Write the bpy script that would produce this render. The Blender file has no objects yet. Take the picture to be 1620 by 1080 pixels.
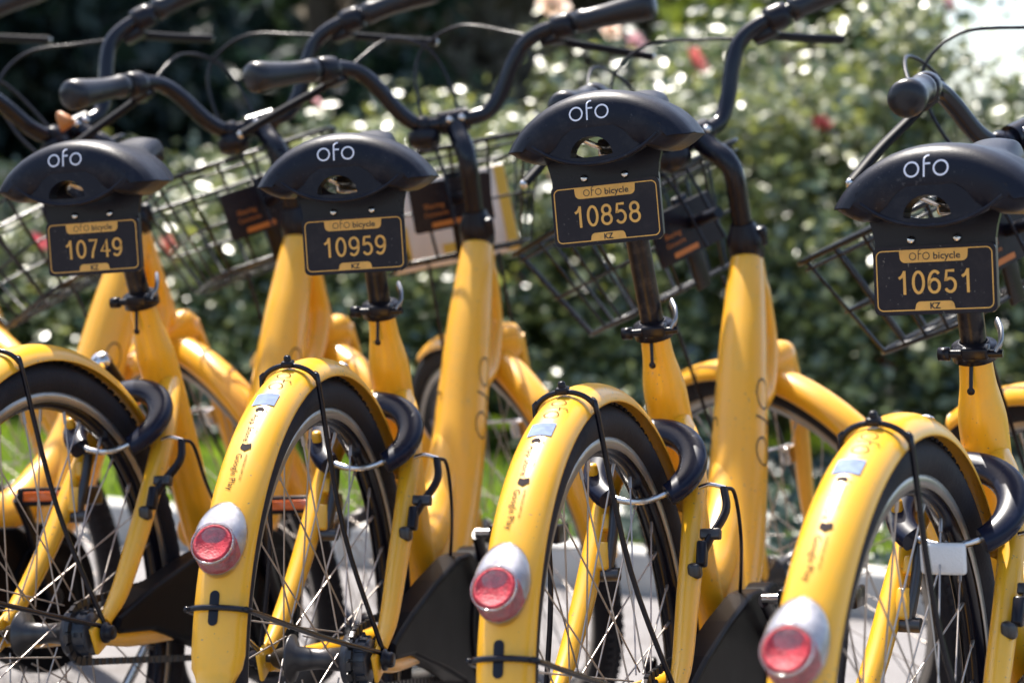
import bpy, bmesh, math, random
import numpy as np
from mathutils import Vector, Matrix, Euler
from mathutils import noise as mnoise
R = math.radians
PI = math.pi
rnd = random.Random(7)
sc = bpy.context.scene
COL = sc.collection

# ------------------------------------------------------------------ camera
cam_d = bpy.data.cameras.new('camera')
cam = bpy.data.objects.new('camera', cam_d)
COL.objects.link(cam)
cam_d.sensor_width = 36.0
cam_d.lens = 3171.8 / 1620 * 36
cam_d.clip_start = 0.05
cam_d.clip_end = 400
pitch, roll = -0.06624, -0.03287
ct, st = math.cos(pitch), math.sin(pitch)
fwd = Vector((0, ct, st)); up0 = Vector((0, -st, ct)); rt0 = Vector((1, 0, 0))
rt = rt0 * math.cos(roll) - up0 * math.sin(roll)
up = rt0 * math.sin(roll) + up0 * math.cos(roll)
m = Matrix((rt, up, -fwd)).transposed().to_4x4()
m.translation = Vector((0, 0, 0.87684))
cam.matrix_world = m
cam_d.dof.use_dof = True
cam_d.dof.focus_distance = 2.20
cam_d.dof.aperture_fstop = 4.0
cam_d.dof.aperture_blades = 9
sc.camera = cam

# ------------------------------------------------------------------ light
SUN_EL, SUN_AZ = 60.0, -24.0      # azimuth from the view direction (+Y), negative = left
w = bpy.data.worlds.new('World'); sc.world = w; w.use_nodes = True
nt = w.node_tree; bg = nt.nodes['Background']
sky = nt.nodes.new('ShaderNodeTexSky'); sky.sky_type = 'NISHITA'; sky.sun_disc = False
sky.sun_elevation = R(SUN_EL); sky.sun_rotation = R(SUN_AZ); sky.air_density = 1.0; sky.dust_density = 2.5; sky.ozone_density = 1.0
nt.links.new(sky.outputs[0], bg.inputs[0]); bg.inputs[1].default_value = 0.15
sd = bpy.data.lights.new('sun', 'SUN'); sd.energy = 5.0; sd.angle = R(0.5); sd.color = (1.0, 0.94, 0.85)
so = bpy.data.objects.new('sun', sd); COL.objects.link(so)
sdir = Vector((math.sin(R(SUN_AZ)) * math.cos(R(SUN_EL)), math.cos(R(SUN_AZ)) * math.cos(R(SUN_EL)), math.sin(R(SUN_EL))))
so.rotation_euler = sdir.to_track_quat('Z', 'Y').to_euler()
sc.view_settings.view_transform = 'Standard'
sc.view_settings.look = 'None'
sc.view_settings.exposure = 1.06
sc.view_settings.gamma = 1.0
sc.view_settings.use_curve_mapping = False
sc.render.engine = 'CYCLES'
sc.cycles.use_denoising = True
sc.cycles.max_bounces = 8
sc.cycles.transparent_max_bounces = 12
sc.cycles.sample_clamp_indirect = 6

# ------------------------------------------------------------------ materials
def mat(name, col, rough=0.5, metal=0.0, coat=0.0, spec=0.5, var=0.0, vscale=8.0, bump=0.0, bscale=200.0, rvar=0.0,
        trans=0.0, dirt=None, dirt_amt=0.0, dirt_scale=25.0, coat_rough=0.08, ior=1.5, alpha=1.0, chips=None):
    M = bpy.data.materials.new(name); M.use_nodes = True
    n = M.node_tree; b = n.nodes['Principled BSDF']
    b.inputs['Roughness'].default_value = rough
    b.inputs['Metallic'].default_value = metal
    b.inputs['Coat Weight'].default_value = coat
    b.inputs['Coat Roughness'].default_value = coat_rough
    b.inputs['Specular IOR Level'].default_value = spec
    b.inputs['Transmission Weight'].default_value = trans
    b.inputs['IOR'].default_value = ior
    b.inputs['Alpha'].default_value = alpha
    tc0 = n.nodes.new('ShaderNodeTexCoord'); oi = n.nodes.new('ShaderNodeObjectInfo'); vs_ = n.nodes.new('ShaderNodeVectorMath'); vs_.operation = 'MULTIPLY_ADD'
    n.links.new(oi.outputs['Random'], vs_.inputs[0]); vs_.inputs[1].default_value = (31, 17, 23); n.links.new(tc0.outputs['Object'], vs_.inputs[2])
    class _T: outputs = {'Object': vs_.outputs[0]}
    tc = _T
    base = None
    rgb = n.nodes.new('ShaderNodeRGB'); rgb.outputs[0].default_value = (*col, 1); base = rgb.outputs[0]
    if var > 0:
        t = n.nodes.new('ShaderNodeTexNoise'); t.inputs['Scale'].default_value = vscale; t.inputs['Detail'].default_value = 5
        n.links.new(tc.outputs['Object'], t.inputs['Vector'])
        mr = n.nodes.new('ShaderNodeMapRange'); mr.inputs['From Min'].default_value = 0.3; mr.inputs['From Max'].default_value = 0.7
        mr.inputs['To Min'].default_value = 1 - var; mr.inputs['To Max'].default_value = 1 + var
        n.links.new(t.outputs['Fac'], mr.inputs['Value'])
        mx = n.nodes.new('ShaderNodeVectorMath'); mx.operation = 'SCALE'
        n.links.new(base, mx.inputs[0]); n.links.new(mr.outputs[0], mx.inputs['Scale']); base = mx.outputs[0]
    if dirt is not None:
        t = n.nodes.new('ShaderNodeTexNoise'); t.inputs['Scale'].default_value = dirt_scale; t.inputs['Detail'].default_value = 8; t.inputs['Roughness'].default_value = 0.75
        n.links.new(tc.outputs['Object'], t.inputs['Vector'])
        mr = n.nodes.new('ShaderNodeMapRange'); mr.inputs['From Min'].default_value = 0.5; mr.inputs['From Max'].default_value = 0.78
        mr.inputs['To Min'].default_value = 0; mr.inputs['To Max'].default_value = dirt_amt
        n.links.new(t.outputs['Fac'], mr.inputs['Value'])
        mx = n.nodes.new('ShaderNodeMix'); mx.data_type = 'RGBA'
        n.links.new(mr.outputs[0], mx.inputs['Factor']); n.links.new(base, mx.inputs['A']); mx.inputs['B'].default_value = (*dirt, 1)
        base = mx.outputs['Result']
    if chips is not None:
        t = n.nodes.new('ShaderNodeTexNoise'); t.inputs['Scale'].default_value = 230; t.inputs['Detail'].default_value = 2
        n.links.new(tc.outputs['Object'], t.inputs['Vector'])
        t3 = n.nodes.new('ShaderNodeTexNoise'); t3.inputs['Scale'].default_value = 9; t3.inputs['Detail'].default_value = 3
        n.links.new(tc.outputs['Object'], t3.inputs['Vector'])
        ad = n.nodes.new('ShaderNodeMath'); ad.operation = 'MULTIPLY_ADD'; ad.inputs[1].default_value = .35; n.links.new(t3.outputs['Fac'], ad.inputs[0]); n.links.new(t.outputs['Fac'], ad.inputs[2])
        mr = n.nodes.new('ShaderNodeMapRange'); mr.inputs['From Min'].default_value = 0.885; mr.inputs['From Max'].default_value = 0.91; n.links.new(ad.outputs[0], mr.inputs['Value'])
        mx = n.nodes.new('ShaderNodeMix'); mx.data_type = 'RGBA'; n.links.new(mr.outputs[0], mx.inputs['Factor']); n.links.new(base, mx.inputs['A']); mx.inputs['B'].default_value = (*chips, 1); base = mx.outputs['Result']
    n.links.new(base, b.inputs['Base Color'])
    if rvar > 0:
        t = n.nodes.new('ShaderNodeTexNoise'); t.inputs['Scale'].default_value = 14; t.inputs['Detail'].default_value = 6
        n.links.new(tc.outputs['Object'], t.inputs['Vector'])
        mr = n.nodes.new('ShaderNodeMapRange'); mr.inputs['To Min'].default_value = max(0.02, rough - rvar); mr.inputs['To Max'].default_value = rough + rvar
        n.links.new(t.outputs['Fac'], mr.inputs['Value']); n.links.new(mr.outputs[0], b.inputs['Roughness'])
    if bump > 0:
        t = n.nodes.new('ShaderNodeTexNoise'); t.inputs['Scale'].default_value = bscale; t.inputs['Detail'].default_value = 3
        n.links.new(tc.outputs['Object'], t.inputs['Vector'])
        bp = n.nodes.new('ShaderNodeBump'); bp.inputs['Strength'].default_value = bump; bp.inputs['Distance'].default_value = 0.001
        n.links.new(t.outputs['Fac'], bp.inputs['Height']); n.links.new(bp.outputs[0], b.inputs['Normal'])
    return M

YEL = mat('yellow_paint', (0.86, 0.420, 0.012), rough=0.38, coat=0.4, coat_rough=0.18, var=0.05, vscale=5, rvar=0.08,
          bump=0.12, bscale=30, dirt=(0.55, 0.36, 0.08), dirt_amt=0.38, dirt_scale=28, chips=(.30, .20, .09))
ORG = mat('fork_paint', (0.87, 0.425, 0.016), rough=0.35, coat=0.5, coat_rough=0.14, var=0.06, rvar=0.08)
BLK = mat('black_plastic', (0.007, 0.006, 0.010), rough=0.30, spec=0.28, rvar=0.08, bump=0.15, bscale=500)
SAD = mat('saddle_vinyl', (0.006, 0.007, 0.014), rough=0.38, spec=0.2, bump=0.25, bscale=900, dirt=(0.07, 0.065, 0.065), dirt_amt=0.35, dirt_scale=30, chips=(.035, .035, .04))
GLB = mat('gloss_black', (0.004, 0.004, 0.006), rough=0.40, spec=0.05, rvar=0.06, dirt=(0.05, 0.045, 0.04), dirt_amt=0.12, dirt_scale=35)
BAR = mat('black_enamel', (0.006, 0.006, 0.011), rough=0.20, spec=0.35)
LEV = mat('lever_black', (0.007, 0.007, 0.010), rough=0.5, spec=0.12)
BSK = mat('basket_enamel', (0.006, 0.007, 0.009), rough=0.25, spec=0.35)
NAVY = mat('lock_housing', (0.008, 0.011, 0.026), rough=0.26, spec=0.2, rvar=0.08, dirt=(0.08, 0.08, 0.1), dirt_amt=0.2)
TYR = mat('tyre_rubber', (0.013, 0.012, 0.016), rough=0.75, spec=0.25, bump=0.5, bscale=260, dirt=(0.09, 0.08, 0.07), dirt_amt=0.25, dirt_scale=18)
RIM = mat('rim_alloy', (0.42, 0.40, 0.37), rough=0.36, metal=0.85, rvar=0.1, var=0.1, dirt=(0.2, 0.17, 0.13), dirt_amt=0.5)
STEEL = mat('bright_steel', (0.62, 0.60, 0.58), rough=0.22, metal=1.0, rvar=0.1)
SPK = mat('spoke_steel', (0.45, 0.40, 0.36), rough=0.42, metal=0.95)
DARKM = mat('dark_metal', (0.07, 0.068, 0.07), rough=0.35, metal=0.8, dirt=(0.12, 0.09, 0.06), dirt_amt=0.5)
GOLD = mat('plate_gold_print', (0.72, 0.38, 0.075), rough=0.45, var=.10, vscale=40, dirt=(.30, .18, .06), dirt_amt=.5, dirt_scale=90)
PLB = mat('plate_black', (0.010, 0.007, 0.012), rough=0.36, spec=0.25, rvar=.1, dirt=(.07, .06, .055), dirt_amt=.3, dirt_scale=35, chips=(.10, .09, .08))
INK = mat('black_ink', (0.025, 0.018, 0.012), rough=0.5)
FINK = mat('fender_ink', (0.12, 0.07, 0.02), rough=0.8, spec=.05)
FDINK = mat('fender_dark_ink', (0.045, 0.035, 0.035), rough=0.85, spec=.05)
WHP = mat('white_print', (0.70, 0.70, 0.76), rough=0.45)
STK = mat('blank_sticker', (0.20, 0.25, 0.38), rough=0.85, spec=0.15, var=0.2, vscale=90)
ORP = mat('orange_print', (0.5, 0.17, 0.03), rough=0.45)
ORR = mat('orange_reflector', (0.85, 0.17, 0.03), rough=0.2, coat=0.6)
REDR = mat('red_reflector', (0.50, 0.035, 0.05), rough=0.5, coat=0.0, spec=.3, var=0.4, vscale=130, bump=1.0, bscale=420, dirt=(.5, .25, .25), dirt_amt=.5, dirt_scale=120)
CLR = mat('clear_lens', (0.86, 0.86, 0.88), rough=0.10, coat=0.4, trans=0.94, var=0.1, vscale=60, bump=1.0, bscale=160)
SILV = mat('lamp_inner', (0.40, 0.40, 0.43), rough=0.3, metal=0.5, var=0.3, vscale=70)
WHR = mat('white_reflector', (0.72, 0.72, 0.72), rough=0.2, coat=0.8, bump=0.8, bscale=500)
CARD = mat('carton_paper', (0.86, 0.74, 0.62), rough=0.7, var=0.08, vscale=20)
CARDY = mat('carton_yellow', (0.80, 0.48, 0.06), rough=0.6)
ALLBOX = {}

# ------------------------------------------------------------------ mesh tools
def mesh_from(name, V, F, mt, smooth=True, flat_from=None):
    me = bpy.data.meshes.new(name)
    me.from_pydata([tuple(v) for v in V], [], F)
    if smooth:
        me.polygons.foreach_set('use_smooth', [True] * len(me.polygons))
    for x in (mt if isinstance(mt, (list, tuple)) else [mt]):
        me.materials.append(x)
    me.update()
    return me

class MB:
    def __init__(s): s.V = []; s.F = []; s.sm = []
    def add(s, V, F, smooth=True):
        o = len(s.V); s.V += [tuple(v) for v in V]; s.F += [tuple(i + o for i in f) for f in F]; s.sm += [smooth] * len(F); return s
    def build(s, name, mt):
        me = bpy.data.meshes.new(name); me.from_pydata(s.V, [], s.F)
        me.polygons.foreach_set('use_smooth', s.sm)
        me.materials.append(mt); me.update(); return me
    def tube(s, P, r, seg=12, closed=False, caps=True, ell=None, upv=None):
        P = [Vector(p) for p in P]; n = len(P)
        rr = r if isinstance(r, (list, tuple)) else [r] * n
        T = []
        for i in range(n):
            if closed: t = P[(i + 1) % n] - P[i - 1]
            else: t = P[min(i + 1, n - 1)] - P[max(i - 1, 0)]
            T.append(t.normalized())
        a = Vector(upv) if upv is not None else (Vector((0, 0, 1)) if abs(T[0].z) < 0.9 else Vector((1, 0, 0)))
        N = (a - T[0] * a.dot(T[0])).normalized(); V = []; F = []
        fr = []
        for i in range(n):
            if i > 0:
                if upv is not None: N = (a - T[i] * a.dot(T[i])).normalized()
                else: N = (N - T[i] * N.dot(T[i])).normalized()
            fr.append((N.copy(), T[i].cross(N)))
        for i in range(n):
            N, B = fr[i]
            q = rr[i]; ra, rb = (q if isinstance(q, tuple) else (q, q * (ell or 1)))
            for k in range(seg):
                an = 2 * PI * k / seg
                V.append(P[i] + N * math.cos(an) * ra + B * math.sin(an) * rb)
        for i in range(n if closed else n - 1):
            for k in range(seg):
                i2 = (i + 1) % n; k2 = (k + 1) % seg
                F.append((i * seg + k, i * seg + k2, i2 * seg + k2, i2 * seg + k))
        s.add(V, F)
        if caps and not closed:
            s.add(V[:seg], [tuple(range(seg))[::-1]], False); s.add(V[-seg:], [tuple(range(seg))], False)
        return s
    def box(s, c, d, rot=None, bev=0.0):
        bm = bmesh.new(); bmesh.ops.create_cube(bm, size=1)
        for v in bm.verts: v.co = Vector((v.co.x * d[0], v.co.y * d[1], v.co.z * d[2]))
        if bev > 0: bmesh.ops.bevel(bm, geom=list(bm.edges), offset=bev, segments=2, profile=0.5, affect='EDGES')
        Mx = Euler(rot).to_matrix() if rot is not None and not isinstance(rot, Matrix) else (rot or Matrix.Identity(3))
        V = [Mx @ v.co + Vector(c) for v in bm.verts]; bm.verts.index_update()
        s.add(V, [tuple(v.index for v in f.verts) for f in bm.faces], bev > 0); bm.free(); return s
    def lathe(s, prof, c, axis, seg=20, closed_prof=False):
        ax = Vector(axis).normalized(); a = Vector((0, 0, 1)) if abs(ax.z) < 0.9 else Vector((1, 0, 0))
        N = (a - ax * a.dot(ax)).normalized(); B = ax.cross(N); c = Vector(c)
        V = []; F = []; n = len(prof)
        for (r, h) in prof:
            for k in range(seg):
                an = 2 * PI * k / seg; V.append(c + ax * h + (N * math.cos(an) + B * math.sin(an)) * r)
        for i in range(n if closed_prof else n - 1):
            i2 = (i + 1) % n
            for k in range(seg):
                k2 = (k + 1) % seg; F.append((i * seg + k, i * seg + k2, i2 * seg + k2, i2 * seg + k))
        return s.add(V, F)

def cr(P, n=6, closed=False):
    P = [np.array(p, float) for p in P]; out = []; m_ = len(P)
    rng = range(m_) if closed else range(m_ - 1)
    for i in rng:
        p0 = P[i - 1] if (i > 0 or closed) else 2 * P[0] - P[1]
        p1 = P[i]; p2 = P[(i + 1) % m_]
        p3 = P[(i + 2) % m_] if (closed or i + 2 < m_) else 2 * P[-1] - P[-2]
        for k in range(n):
            t = k / n
            out.append(0.5 * ((2 * p1) + (-p0 + p2) * t + (2 * p0 - 5 * p1 + 4 * p2 - p3) * t * t + (-p0 + 3 * p1 - 3 * p2 + p3) * t ** 3))
    if not closed: out.append(P[-1])
    return out

def link(name, me, parent=None, mtx=None):
    o = bpy.data.objects.new(name, me); COL.objects.link(o)
    if parent is not None: o.parent = parent
    if mtx is not None: o.matrix_basis = mtx
    return o

# ribbons and lettering, drawn in a (u, v) plane and mapped on a surface
def ribbon(P, wd, closed=False):
    P = [Vector(p) for p in P]; n = len(P); V = []; F = []
    for i in range(n):
        if closed: t = P[(i + 1) % n] - P[i - 1]
        else: t = P[min(i + 1, n - 1)] - P[max(i - 1, 0)]
        t.normalize(); nn = Vector((-t.y, t.x)) * wd / 2
        V += [P[i] + nn, P[i] - nn]
    for i in range(n if closed else n - 1):
        j = (i + 1) % n; F.append((2 * i, 2 * i + 1, 2 * j + 1, 2 * j))
    return V, F
def circ(cx, cy, r, n=28, a0=0, a1=2 * PI, closed=True):
    return [(cx + r * math.cos(a0 + (a1 - a0) * k / (n if closed else n - 1)), cy + r * math.sin(a0 + (a1 - a0) * k / (n if closed else n - 1))) for k in range(n)]
def ofo_shape(h, th):
    """the three letters o f o; h is the letter o's height; centred on 0,0"""
    r = h / 2; out = []
    out.append((ribbon(circ(-h * 1.02, 0, r - th / 2), th, True), 0))
    out.append((ribbon(circ(h * 0.82, 0, r - th / 2), th, True), 0))
    x = -h * 0.24
    st_ = [(x, -r)] + [(x, -r + h * 1.05 * k / 5) for k in range(1, 6)] + circ(x + h * 0.26, r * 1.1, h * 0.26, 8, PI, PI * 0.42, False)[1:]
    out.append((ribbon(st_, th), 0)); out.append((ribbon([(x + th * .5, r * 0.62), (x + h * 0.40, r * 0.62)], th), 1))
    return out
def digits(txt, h, wd, pitch, th, cy):
    def arc(cx_, cy_, rx, ry, a0, a1, n=14): return [(cx_ + rx * math.cos(R(a0 + (a1 - a0) * k / n)), cy_ + ry * math.sin(R(a0 + (a1 - a0) * k / n))) for k in range(n + 1)]
    H = h - th; W_ = wd - th; x, y = W_ / 2, H / 2
    G = {'0': [(arc(0, 0, x, y, 0, 360, 30)[:-1], True)],
         '1': [([(x * .35, -y - th / 2), (x * .35, y + th / 2)], False), ([(x * .30, y * .98), (x * -.1, y * .62), (x * -.75, y * .42)], False)],
         '2': [(arc(0, y * .5, x, y * .5, 160, -35, 12) + [(-x * .55, -y * .55), (-x, -y), (x * 1.1, -y)], False)],
         '3': [(arc(0, y * .5, x * .92, y * .5, 155, -90, 14) + arc(0, -y * .5, x, y * .5, 90, -155, 14)[1:], False)],
         '4': [([(x * .45, -y - th / 2), (x * .45, y), (-x * 1.05, -y * .38), (x * 1.25, -y * .38)], False)],
         '5': [([(x * .85, y), (-x * .62, y), (-x * .85, y * .02)] + arc(0, -y * .36, x, y * .64, 128, -150, 16), False)],
         '6': [(arc(0, -y * .38, x, y * .62, 180, -180, 26) + arc(x * .15, 0, x * 1.15, y, 180, 48, 12)[1:], False)],
         '7': [([(-x, y), (x, y), (x * .25, y * .05), (-x * .12, -y * .45), (-x * .3, -y - th / 2)], False)],
         '8': [(arc(0, y * .52, x * .86, y * .48, 0, 360, 24)[:-1], True), (arc(0, -y * .46, x, y * .54, 0, 360, 26)[:-1], True)],
         '9': [(arc(0, y * .38, x, y * .62, 0, 360, 26) + arc(-x * .15, 0, x * 1.15, y, 0, -132, 12)[1:], False)]}
    out = []
    for i, ch in enumerate(txt):
        cx_ = (i - (len(txt) - 1) / 2) * pitch
        for k, (P, cl) in enumerate(G[ch]): out.append((ribbon([(a + cx_, b + cy) for a, b in P], th, cl), k))
    return out
def map_shapes(shapes, fn, name, mt, lift=0.0):
    V = []; F = []
    for (vs, fs), k in shapes:
        o = len(V); V += [fn(v[0], v[1], lift + 0.00004 * k) for v in vs]; F += [tuple(i + o for i in f) for f in fs]
    return mesh_from(name, V, F, mt, smooth=False)
_fc = {}
def text_shape(txt, h, xs=1.0, cx=0.0, cy=0.0, bold=0.0, align='CENTER', sub=0):
    """glyph outline faces of a line of text, cap height about h, centred"""
    cu = bpy.data.curves.new('t', 'FONT'); cu.body = txt; cu.size = 1.0; cu.align_x = align; cu.resolution_u = 3; cu.offset = bold; cu.fill_mode = 'FRONT'
    ob = bpy.data.objects.new('t', cu); COL.objects.link(ob)
    dg = bpy.context.evaluated_depsgraph_get(); dg.update()
    me = bpy.data.meshes.new_from_object(ob.evaluated_get(dg))
    V = [(v.co.x, v.co.y) for v in me.vertices]; F = [tuple(p.vertices) for p in me.polygons]
    bpy.data.objects.remove(ob); bpy.data.meshes.remove(me); bpy.data.curves.remove(cu)
    s = h / 0.72
    return ((([(cx + x * s * xs, cy + (y - 0.36) * s) for x, y in V]), F), 0)
def rrect(w_, h_, r, n=6):
    P = []
    for (sx, sy, a0) in ((1, 1, 0), (-1, 1, PI / 2), (-1, -1, PI), (1, -1, 1.5 * PI)):
        for k in range(n + 1):
            a = a0 + PI / 2 * k / n; P.append((sx * (w_ / 2 - r) + r * math.cos(a), sy * (h_ / 2 - r) + r * math.sin(a)))
    return P
def slab(poly, x0, x1, name, mt, holes=()):
    """extrude an outline drawn in (u=-Y, v=Z) from X=x0 (rear face) to x1"""
    bm = bmesh.new(); edges = []
    for P in [poly] + list(holes):
        vs = [bm.verts.new((x0, -p[0], p[1])) for p in P]
        for i in range(len(vs)): edges.append(bm.edges.new((vs[i], vs[(i + 1) % len(vs)])))
    bmesh.ops.triangle_fill(bm, use_beauty=True, use_dissolve=False, edges=edges)
    g = bmesh.ops.extrude_face_region(bm, geom=list(bm.faces))
    for v in g['geom']:
        if isinstance(v, bmesh.types.BMVert): v.co.x = x1
    bmesh.ops.recalc_face_normals(bm, faces=list(bm.faces))
    me = bpy.data.meshes.new(name); bm.to_mesh(me); bm.free(); me.materials.append(mt); return me

# ------------------------------------------------------------------ bicycle dimensions (metres, rear axle over origin, X forward, Y left)
ZA = 0.338; RF = 0.3572; WF = 0.029; AXH = 0.0726
CX, CZ = 0.306, 0.738            # seat clamp
BBX, BBZ = 0.478, 0.288          # bottom bracket
HX, HZ = 0.858, 0.844            # top of the head tube
FX = 1.0755
HA = R(69)
H0 = Vector((HX, 0, HZ)); KAX = Vector((-math.cos(HA), 0, math.sin(HA)))
SD = Vector((-math.cos(R(70)), 0, math.sin(R(70))))   # up the seat tube
def steer_m(a):
    return Matrix.Translation(H0) @ Matrix.Rotation(-a, 4, KAX) @ Matrix.Translation(-H0)

def ring(phi, y, r, cx=0.0): return (cx - r * math.sin(phi), y, ZA + r * math.cos(phi))
def fender_r(y, t_out=0.0):
    t = min(1, abs(y) / WF); return RF - 0.019 * (1 - math.sqrt(max(0, 1 - (t * 0.985) ** 2))) + t_out
def fender_mesh(name, cx, a0, a1, mt, n=60, drop_tail=True):
    V = []; F = []; W_ = 15
    for i in range(n + 1):
        phi = a0 + (a1 - a0) * i / n
        e = (n - i) / n * abs(a1 - a0) * RF   # distance to the tail end
        for layer in (0, 1):
            for k in range(W_):
                t = -1 + 2 * k / (W_ - 1)
                th = t * PI / 2 * 0.93
                y = WF * math.sin(th) / math.sin(PI / 2 * 0.93); r = RF - 0.021 * (1 - math.cos(th)) / 0.9 - (0.0018 if layer else 0)
                sh = 0.0
                if drop_tail and e < 0.02: # clipped corners of the tail
                    lim = WF * (0.62 + 0.38 * e / 0.02); y = max(-lim, min(lim, y))
                V.append(ring(phi, y, r, cx))
    S = 2 * W_
    for i in range(n):
        for k in range(W_ - 1):
            a = i * S + k; F.append((a, a + 1, a + S + 1, a + S)); b = a + W_; F.append((b + 1, b, b + S, b + S + 1))
        a = i * S; F.append((a, a + S, a + S + W_, a + W_)); a = i * S + W_ - 1; F.append((a + S, a, a + W_, a + S + W_))
    for i in (0, n):
        for k in range(W_ - 1):
            a = i * S + k; F.append((a, a + W_, a + W_ + 1, a + 1) if i else (a, a + 1, a + W_ + 1, a + W_))
    me = mesh_from(name, V, F, mt)
    return me
def on_fender(u, v, lift):
    """v runs down the fender from the top (metres of arc), u towards the bike's left"""
    phi = v / RF; return ring(phi, u, fender_r(u, 0.0006 + lift))

ME = {}
def build_meshes():
    # --- rear fender
    ME['rear_fender'] = fender_mesh('rear_fender', 0, R(-60), R(82), YEL)
    ME['front_fender'] = fender_mesh('front_fender', 0, R(-20), R(97), ORG)
    for v in ME['front_fender'].vertices: v.co.x *= .975; v.co.z = ZA + (v.co.z - ZA) * .975
    # text: along v downwards; a glyph's x axis runs down the fender, its top points to the bike's right (-u)
    def ftext(x, y, l): return on_fender(-y, x, l)
    s = [((([(a + 0.115, b * 1.0 + 0.002) for a, b in vs]), fs), k) for (vs, fs), k in ofo_shape(0.0165, 0.0012)]
    # the fender logo reads with its letters set across, slightly slanted
    ME['ofo_lettering'] = map_shapes(s, ftext, 'ofo_lettering', FINK)
    st_ = [([(0.118 + dx, dy) for dx, dy in ((0, -.021), (0.023, -.021), (0.023, .003), (0, .003))])]
    n = 6; V = []; F = []
    for i in range(n + 1):
        for j in range(n + 1): V.append(ftext(0.1475 + 0.0245 * i / n, -0.013 + 0.026 * j / n, 0))
    for i in range(n):
        for j in range(n): a = i * (n + 1) + j; F.append((a, a + 1, a + n + 2, a + n + 1))
    ME['blank_sticker'] = mesh_from('blank_sticker', V, F, STK)
    # fruit emblem and play emblem
    ap = circ(0, 0, 0.0046, 20); ap = [(x * 0.95, y * 1.12 - 0.0) for x, y in ap]
    ap = [(x - (0.0022 if abs(x - 0.0052) < 0.0018 and abs(y) < 0.0022 else 0), y) for x, y in ap]
    leaf = [(0.0005, 0.0068), (0.0022, 0.0072), (0.0034, 0.0092), (0.0014, 0.0086)]
    cx0, cy0 = 0.1815, 0.000
    sh = [(([(cx0 + x, cy0 + y) for x, y in ap], [tuple(range(len(ap)))]), 0), (([(cx0 + x, cy0 + y) for x, y in leaf], [(0, 1, 2, 3)]), 0)]
    ME['fruit_emblem'] = map_shapes(sh, ftext, 'fruit_emblem', FDINK)
    def tx(t, h, x0, x1, y):
        (vs, fs), k = text_shape(t, h, 1, 0, y, align='LEFT'); m0 = min(v[0] for v in vs); m1 = max(v[0] for v in vs)
        return (([(x0 + (v[0] - m0) / (m1 - m0) * (x1 - x0), v[1]) for v in vs], fs), k)
    ME['app_store_lettering'] = map_shapes([tx('App Store', 0.0070, 0.190, 0.2355, -0.001)], ftext, 'app_store_lettering', FDINK)
    ME['small_print_lettering'] = map_shapes([tx('Download on the', 0.0026, 0.190, 0.222, 0.0065)], ftext, 'small_print_lettering', FINK)
    cx1, cy1 = 0.2445, 0.001
    hexa = [(-0.0055, -0.0052), (0.0015, -0.0062), (0.0062, 0), (0.0015, 0.0062), (-0.0055, 0.0052), (-0.0035, 0)]
    ME['play_emblem'] = map_shapes([(([(cx1 + x, cy1 + y) for x, y in hexa], [(0, 1, 2, 5), (5, 2, 3, 4)]), 0),
                                    (([(cx1 + x, cy1 + y) for x, y in [(-.007, -.0012), (-.0062, -.0012), (-.0062, .0012), (-.007, .0012)]], [(0, 1, 2, 3)]), 0)], ftext, 'play_emblem', FDINK)
    ME['google_play_lettering'] = map_shapes([tx('Google Play', 0.0072, 0.2545, 0.3035, -0.003)], ftext, 'google_play_lettering', FDINK)
    ME['tiny_print_lettering'] = map_shapes([tx('ANDROID APP ON', 0.0026, 0.2545, 0.290, 0.005)], ftext, 'tiny_print_lettering', FINK)
    # slot and wire stays
    phs = R(69.7)
    b = MB(); P = []
    sl = [(x, y) for x, y in rrect(0.0105, 0.036, 0.005)]
    V = [on_fender(x, phs * RF + y, 0.0004) for x, y in sl]; V.append(on_fender(0, phs * RF, 0.0004))
    b.add(V, [(i, (i + 1) % len(sl), len(sl)) for i in range(len(sl))], False)
    ME['slot'] = b.build('slot', BLK)
    def stay(phi, cx=0.0, R0=RF):
        P = []
        top = []
        for k in range(-6, 7):
            t = k / 6 * PI / 2; y = (WF + 0.005) * math.sin(t); r = R0 + 0.0045 - 0.024 * (1 - math.cos(t)); top.append(ring(phi, y, r, cx))
        L = [(cx + 0.004, -AXH - 0.004, ZA + 0.006), ring(phi * 0.98, -AXH * 0.62, 0.16, cx)] + top + [ring(phi * 0.98, AXH * 0.62, 0.16, cx), (cx + 0.004, AXH + 0.004, ZA + 0.006)]
        return cr(L, 5)
    b = MB(); b.tube(stay(R(12.0)), 0.0031, 8); ME['wire_stay_top'] = b.build('wire_stay', BAR)
    b = MB(); b.tube(stay(phs), 0.0031, 8); ME['wire_stay_low'] = b.build('wire_stay', BAR)
    b = MB(); b.box(ring(R(12), 0, RF + 0.006), (0.012, 0.014, 0.008), (0, -R(12), 0), 0.002); b.lathe([(0.0, 0.008), (0.003, 0.008), (0.0042, 0.006), (0.0042, 0)], ring(R(12), 0, RF + 0.008), Vector((-math.sin(R(12)), 0, math.cos(R(12)))), 10)
    ME['stay_clip'] = b.build('stay_clip', BLK)
    b = MB(); b.tube([(-0.002, 0, 0), (0.006, 0, 0)], 0.004, 10); ME['stay_nub'] = b.build('stay_nub', BLK)
    # --- rear light
    phl = R(58.5)
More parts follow.
